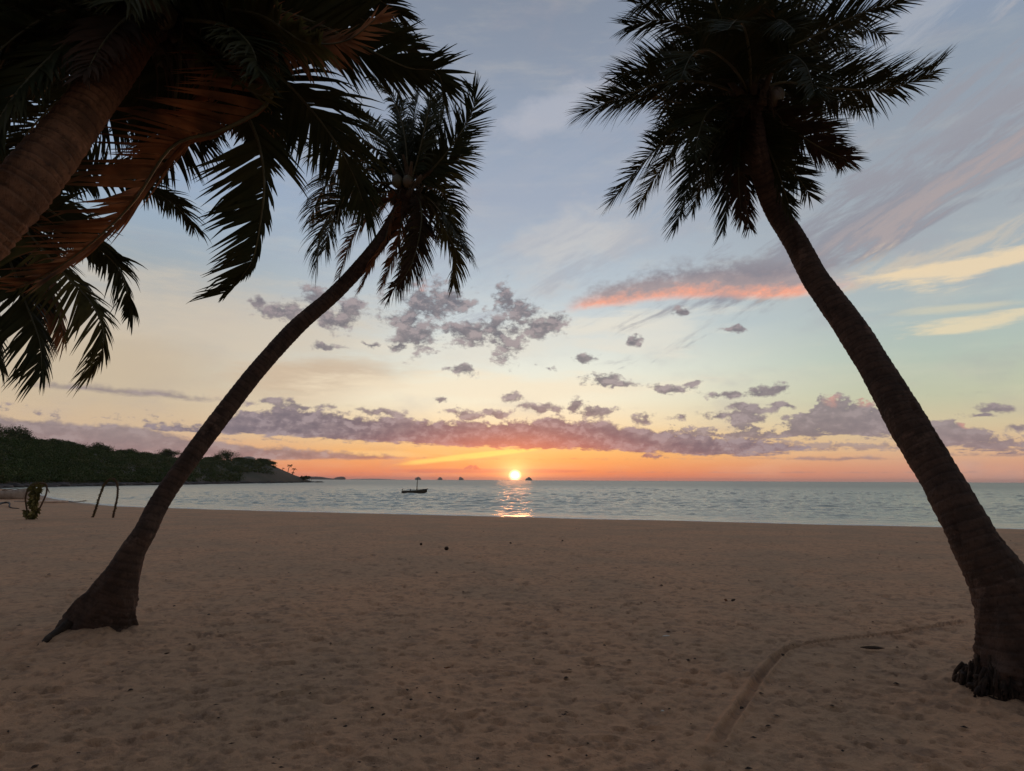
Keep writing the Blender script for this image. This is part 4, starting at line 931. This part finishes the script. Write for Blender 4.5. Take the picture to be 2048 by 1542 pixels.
# ------------------------------------------------------------------ islands
def island(px0, px1, prof, dist, name='island', th=0.3):
    """prof: heights in photo pixels along the width; solid ridge with depth"""
    n = 60; rnd = np.random.default_rng(int(px0)); V = []; rows = 14
    for j in range(rows):
        v = j/(rows-1)*2-1
        for i in range(n):
            u = i/(n-1); px = px0+(px1-px0)*u; hp = float(np.interp(u, [q[0] for q in prof], [q[1] for q in prof]))
            r = ray(px, hz_y(px)); r = r/np.linalg.norm(r[:2]); width = (px1-px0)/F*dist*th
            nn = 0.7*float(fbm(np.array([u*14+px0]), np.array([v*3+2.0]), 3)[0])
            h = hp/F*dist*max(0.0, 1-v*v)**0.5*(1+nn*0.5)
            q = CAM[:2]+r[:2]*(dist+v*width); V.append((q[0], q[1], h-1.0))
    Fs = [(j*n+i, j*n+i+1, (j+1)*n+i+1, (j+1)*n+i) for j in range(rows-1) for i in range(n-1)]
    o = mesh_obj(name, V, np.array(Fs), M_ISLE); o['kind'] = 'structure'
island(830, 842, [(0, 2.5), (.08, 3.8), (.3, 5.4), (.55, 6.0), (.8, 5.0), (1, 2.6)], 5200)
island(875, 885, [(0, 1.6), (.15, 3.4), (.45, 6.0), (.7, 5.4), (.9, 3.5), (1, 1.6)], 5200)
island(918, 927, [(0, 4.5), (.06, 5.4), (.3, 6.6), (.6, 5.4), (.85, 4.0), (1, 2.6)], 5200)
island(1050, 1065, [(0, 0.8), (.15, 3.4), (.5, 7.2), (.68, 5.8), (.9, 3.0), (1, .8)], 5200)
island(596, 692, [(0, 0), (.1, 3.6), (.25, 5.6), (.4, 6), (.5, 5.0), (.62, 3.2), (.74, 2.4), (.82, 5.2), (.88, 6.4), (.95, 5.6), (.985, 4), (1, 0)], 3800, th=.15)
island(690, 800, [(0, 0), (.2, 1.2), (.5, 1.6), (.8, 1.0), (1, 0)], 9000, th=.12)

# ------------------------------------------------------------------ boat with mast
def boat():
    d = float(np.linalg.norm(G(830, 986.5)[:2])); k = d/F
    g = G(829, 986.5); g = np.array([g[0], g[1], 0.0]); L = 50*k
    e = empty('sailing_boat', g, 'dark wooden boat with a bare thin mast, anchored on the calm sea', 'boat')
    n, m_ = 26, 11
    def hull_pt(u, v, inset=0.0):   # u along (0 stern,1 bow), v 0..1 girth from port rim to starboard rim
        x = (u-.5)*L*0.97; half = L*0.115*(math.sin(min(1, u*0.92+0.18)*PI))**0.55*(1-inset*4/L) if u < .995 else 0.01
        half = max(half, 0.02); sheer = L*(0.085+0.055*u**2.2+0.012*(1-u)**2); keel = -L*0.03-(-L*0.05*max(0, u-.86)/.14)
        a = (v-.5)*PI; y = math.sin(a)*half; z = keel+(sheer-keel)*(1-math.cos(a)**0.7) if abs(math.cos(a)) > 1e-6 else sheer
        rake = max(0, u-.8)*0.0*z; return (x+rake+ (z-keel)*0.35*max(0, u-.75), y, z+inset*0.5)
    V = [hull_pt(i/(n-1), j/(m_-1)) for i in range(n) for j in range(m_)]; Fs = [(i*m_+j, i*m_+j+1, (i+1)*m_+j+1, (i+1)*m_+j) for i in range(n-1) for j in range(m_-1)]
    Fs.append(tuple(range(m_)))
    ob = mesh_obj('hull', V, Fs, M_WOOD, e); sm = ob.modifiers.new('thick', 'SOLIDIFY'); sm.thickness = 0.09
    for s in (0, m_-1):
        mb = MB(); mb.tube([hull_pt(i/(n-1), s/(m_-1)) for i in range(n)], 0.09, 6); mb.build('gunwale', M_PAINT, e)
    mb = MB(); x = L*.095; zt = 29*k
    mb.tube([(x, 0, 0), (x+.3*k, 0, zt*.5), (x+1.6*k, 0, zt)], [.10, .08, .05], 7); mb.build('mast', M_WOOD, e)
    mb = MB(); bt = hull_pt(.99, .5); rim = L*.13
    mb.tube([(L*.42, 0, rim*.95), (L*.54, 0, rim*1.18)], [.10, .05], 6); mb.build('bowsprit', M_WOOD, e)
    mb = MB()
    for u in (.2, .4, .62, .8):
        a = hull_pt(u, .06); b = hull_pt(u, .94); mb.tube([a, b], .10, 5)
    mb.build('thwart', M_WOOD, e)
    mb = MB(); sx = -L*.47; sz = L*.12
    mb.ball((sx, 0, sz+.25*L*.1), (L*.016, L*.02, L*.026), 9, 7, .1); mb.tube([(sx, 0, sz), (sx-.02*L, 0, -0.1)], .09, 6); mb.tube([(sx, 0, sz+.2), (sx+.06*L, 0, sz+.35)], .05, 5)
    mb.build('outboard_motor', M_ROCK, e)
    mb = MB(); mb.tube([(-L*.16, 0, L*.06), (-L*.15, 0, L*.15)], .09, 5); mb.ball((-L*.15, 0, L*.155), (L*.014, L*.014, L*.014), 8, 6); mb.build('mooring_post', M_WOOD, e)
    mb = MB(); mb.tube([(-L*.44, 0, L*.125), (-L*.15, 0, L*.145), (L*.095, 0, L*.15), (L*.45, 0, L*.145)], .025, 4); mb.build('rope', M_STICK, e)
    e.rotation_euler = (0, math.radians(-2.5), math.radians(8))
boat()

# ------------------------------------------------------------------ beached outrigger canoe, log, driftwood
def canoe():
    g = onsand(-2, 998); k = float(np.linalg.norm(g[:2]))/F
    e = empty('outrigger_canoe', g, 'pale outrigger canoe pulled up on the sand at the far left edge', 'canoe')
    L = 100*k; n, m_ = 24, 9
    def hp(u, v):
        half = L*.045*max(0.02, math.sin(PI*min(max(u, .0), 1)))**.6; a = (v-.5)*PI; top = L*(.125+.05*abs(u-.5)**2*4)
        return ((u-.5)*L+(0.03*L if u > .9 else 0)*(u-.9)*10, math.sin(a)*half, top*(1-math.cos(a)**.8))
    V = [hp(i/(n-1), j/(m_-1)) for i in range(n) for j in range(m_)]; Fs = [(i*m_+j, i*m_+j+1, (i+1)*m_+j+1, (i+1)*m_+j) for i in range(n-1) for j in range(m_-1)]
    ob = mesh_obj('hull', V, Fs, M_CANOE, e); sm = ob.modifiers.new('thick', 'SOLIDIFY'); sm.thickness = 0.04
    for s in (-.14, .14):
        mb = MB(); mb.tube(spline([(s*L, -.1*L, .13*L), (s*L, .18*L, .15*L), (s*L, .42*L, .03*L)], 8)[0], .035, 6); mb.build('outrigger_boom', M_STICK, e)
    mb = MB(); mb.tube([(-.3*L, .42*L, .02*L), (0, .42*L, .015*L), (.3*L, .42*L, .02*L)], [.04, .09, .04], 7); mb.build('outrigger_float', M_CANOE, e)
    e.rotation_euler = (0, 0, math.radians(-8))
canoe()
def pole(name, lab, cat, pts, rads, m, group=None):
    p = [onsand(x, y)+np.array([0, 0, h]) for x, y, h in pts]; o0 = p[0]
    mb = MB(); mb.tube(spline(p, 24)[0], np.interp(np.linspace(0, 1, 24), np.linspace(0, 1, len(rads)), rads), 8, jit=.2); o = mb.build(name, m, origin=o0); o.location = o0
    tag(o, lab, cat, group)
pole('washed_up_log', 'long pale log lying on the sand along the water at the left', 'log', [(28, 1005.5, .12), (60, 1006.5, .16), (100, 1006, .15), (135, 1005, .10)], [.03, .12, .16, .10], M_CANOE)
pole('washed_up_pole', 'thin bare pole on the sand, reaching right from the pale log', 'pole', [(130, 1004, .10), (150, 1005, .06), (172, 1004, .16)], [.05, .04, .05], M_STICK)
pole('driftwood', 'dark crooked driftwood branch on the sand below the canoe', 'driftwood', [(-8, 1013, .10), (8, 1011, .22), (18, 1012, .20), (20, 1016, .05), (38, 1018, .03)], [.09, .07, .06, .05, .02], M_ROCK)

# ------------------------------------------------------------------ leaf decorated hoop and arch
def leafy(mb_mat, parent, org, pts, n, size, seed, m, name='leaf_garland'):
    rnd = np.random.default_rng(seed); C, L = spline(pts, n); T = np.gradient(C, axis=0); V = []; Fs = []
    for i in range(n):
        for k in range(5):
            d = rnd.normal(size=3); d[1] *= .6; d -= 0.2*T[i]; d /= np.linalg.norm(d); s = size*rnd.uniform(.6, 1.25); w = np.cross(d, [0, 1, 0]); w /= np.linalg.norm(w)+1e-6
            b = len(V); V += [C[i], C[i]+d*s*.5+w*s*.22, C[i]+d*s+np.array([0, 0, -s*.2]), C[i]+d*s*.5-w*s*.22]; Fs.append((b, b+1, b+2, b+3))
    return mesh_obj(name, np.array(V)-org, Fs, m, parent, smooth=False)
def hoops():
    g = onsand(62, 1039); dd_ = float((g-CAM)@_f)
    e = empty('garland_hoop', g, 'upright oval hoop twined with yellow green palm leaves, nearest the canoe', 'garland hoop')
    q = lambda x, y: P(x, y, dd_)
    ring = [q(58, 1040), (q(53, 1015)), q(51, 995), q(57, 978), q(70, 969), q(84, 966), q(93, 970), q(93, 985), q(86, 1003), q(77, 1020), q(66, 1033), q(57, 1040)]
    mb = MB(); mb.tube(spline(ring, 50)[0], .035, 7); mb.build('hoop', M_STICK, e, g)
    mb = MB(); mb.tube(spline([q(91, 966), q(95, 977), q(99, 985)], 6)[0], .02, 5); mb.build('loose_end', M_STICK, e, g)
    leafy(None, e, g, [q(66, 973), q(67, 990), q(64, 1005), q(66, 1018)], 50, .19, 1, M_GARL)
    leafy(None, e, g, [q(80, 972), q(75, 990), q(71, 1005), q(68, 1022)], 50, .16, 2, M_GARL)
    leafy(None, e, g, [q(72, 990), q(70, 1002), q(69, 1015), q(64, 1028)], 30, .17, 5, M_GARLY)
    leafy(None, e, g, [q(52, 1020), q(56, 1034), q(64, 1036), q(76, 1020)], 50, .17, 3, M_GARL)
    leafy(None, e, g, [q(56, 979), q(68, 969), q(84, 967), q(92, 971)], 30, .11, 4, M_GARL)
    g2 = onsand(205, 1035); dd2 = float((g2-CAM)@_f)
    e2 = empty('garland_arch', g2, 'narrow arch wrapped in dry leaves, standing alone in the sand left of the leaning trunk', 'garland arch')
    q = lambda x, y: P(x, y, dd2)
    arch = [q(186, 1034), q(194, 1010), q(201, 988), q(208, 970), q(218, 959), (q(228, 958)), q(235, 970), q(235, 990), q(231, 1012), q(225, 1038)]
    mb = MB(); mb.tube(spline(arch, 50)[0], .04, 8, jit=.3); mb.build('hoop', M_STICK, e2, g2)
    leafy(None, e2, g2, arch, 110, .085, 7, M_GARL)
    leafy(None, e2, g2, arch[:5][::-1], 40, .085, 9, M_GARL)
hoops()

# ------------------------------------------------------------------ bits on the sand
def sand_bits():
    nuts = [(893, 1100, 4.2, 'largest dark coconut husk on the open sand, right of a smaller one'), (842, 1090, 2.6, 'small dark coconut left of the largest husk on the sand'), (1021, 1088, 2.2, 'small husk on the sand just below the sun'), (1125, 1083, 1.9, 'tiniest husk on the sand, farthest right of the four near the waterline')]
    for px, py, r, lab in nuts:
        g = onsand(px, py); k = float(np.linalg.norm(g[:2]))/F; R = r*k; e = empty('coconut_husk', g, lab, 'coconut', 'coconut husks on the sand')
        mb = MB(); mb.ball((0, 0, R*.7), (R, R*.95, R*.9), 14, 10, .07); mb.build('husk', M_ROOT, e); mb = MB()
        for a in range(3): mb.ball((math.cos(a*2.1)*R*.3, -R*.7, R*.9+math.sin(a*2.1)*R*.3), (R*.12,)*3, 6, 5); 
        mb.tube([(0, -R*.2, R*1.45), (R*.3, -R*.3, R*1.75)], R*.09, 5); mb.build('stalk', M_STICK, e)
    def leaf(px, py, L, W, ang, lab, m, name='fallen_leaf', cat='leaf', curl=.3):
        g = onsand(px, py); k = float(np.linalg.norm(g[:2]))/F; L *= k; W *= k; V = []; n = 9
        for i in range(n):
            u = i/(n-1); w = W*math.sin(PI*min(max(u, .02), .98))**.8
            for s in (-1, 0, 1): V.append((u*L-L/2, s*w/2, .012+curl*L*(u-.4)**2+abs(s)*w*.35))
        Fs = [(i*3+j, i*3+j+1, (i+1)*3+j+1, (i+1)*3+j) for i in range(n-1) for j in range(2)]
        o = mesh_obj(name, V, np.array(Fs), m); sm = o.modifiers.new('thick', 'SOLIDIFY'); sm.thickness = .004; o.location = g+np.array([0, 0, .01]); o.rotation_euler = (0.2, 0, math.radians(ang)); tag(o, lab, cat, None)
    leaf(1451, 1206, 9, 7, 80, 'brown curled leaf, left one of two close together on the right-hand sand', M_DRY_LIT, curl=1.2)
    leaf(1466, 1206, 9, 7, 20, 'dark curled leaf, right one of two close together on the right-hand sand', M_ROOT, curl=1.2)
    leaf(1332, 1277, 15, 4, 5, 'white shell fragment on the sand left of the drag trail', M_SHELL, 'shell_fragment', 'shell', .1)
    leaf(1325, 1429, 7, 4, 0, 'tiny white shell chip in the lower right sand', M_SHELL, 'shell_fragment', 'shell', .1)
    leaf(766, 1437, 8, 5, 40, 'small dark leaf scrap in the lower middle sand', M_ROOT, curl=.8)
    leaf(333, 1313, 8, 4, 30, 'small dark leaf lying right of the wedge-shaped palm foot', M_ROOT, curl=.6)
    leaf(1745, 1303, 36, 9, -20, 'long dark husk strip on the sand right of the drag trail', M_ROOT, curl=.25)
    leaf(895, 1342, 12, 5, 20, 'small brown leaf in the middle of the sand', M_DRY_LIT, curl=.5)
    leaf(1565, 1316, 9, 6, 60, 'dark clod lying inside the drag trail at its bend', M_ROOT, curl=.5)
    leaf(1483, 1424, 9, 7, 30, 'dark clod at the near end of the drag trail', M_ROOT, curl=.5)
sand_bits()
def beach_litter():
    rnd = np.random.default_rng(321); V = []; Fs = []
    n = 1300; a = rnd.uniform(-.86, .86, n); k = 1.6/2.6+(1.6/30-1.6/2.6)*rnd.random(n)**.7; r = 1.6/k; X = r*np.sin(a); Y = r*np.cos(a); Zs = base_z(X, Y)[0]
    for i in range(n):
        x, y, z = X[i], Y[i], Zs[i]+.008; L = (.004+.016*rnd.random()**3)*(1+r[i]/10); W = L*rnd.uniform(.2, .8); t = rnd.uniform(0, PI); c, s_ = math.cos(t), math.sin(t); h = W*.6; b = len(V)
        for u, v, w in ((-1, 0, 0), (0, -1, .3), (1, 0, 0), (0, 1, .3), (0, 0, 1)): V.append((x+(u*L*c-v*W*s_), y+(u*L*s_+v*W*c), z+w*h))
        Fs += [(b, b+1, b+4), (b+1, b+2, b+4), (b+2, b+3, b+4), (b+3, b, b+4)]
    o = mesh_obj('beach_litter', V, Fs, M_ROOT, smooth=False); o['kind'] = 'stuff'; tag(o, 'tiny dark scraps of leaf and husk strewn over the sand', 'debris')
beach_litter()

def haze():
    X0, X1, Y0, Y1, Z0, Z1 = -13000, 13000, -13000, 13000, -6.0, 40.0
    V = [(x, y, z) for z in (Z0, Z1) for y in (Y0, Y1) for x in (X0, X1)]
    Fs = [(0, 2, 3, 1), (4, 5, 7, 6), (0, 1, 5, 4), (2, 6, 7, 3), (0, 4, 6, 2), (1, 3, 7, 5)]
    m = bpy.data.materials.new('haze'); m.use_nodes = True; t = m.node_tree; t.nodes.clear()
    o = t.nodes.new('ShaderNodeOutputMaterial'); v = t.nodes.new('ShaderNodeVolumePrincipled'); v.inputs['Density'].default_value = 0.00007
    v.inputs['Color'].default_value = (0.92, 0.90, 0.90, 1); v.inputs['Anisotropy'].default_value = 0.4; t.links.new(v.outputs[0], o.inputs['Volume'])
    ob = mesh_obj('haze', V, Fs, m, smooth=False); ob['kind'] = 'stuff'; tag(ob, 'thin evening haze over the sea fading the far islands', 'haze')
haze()
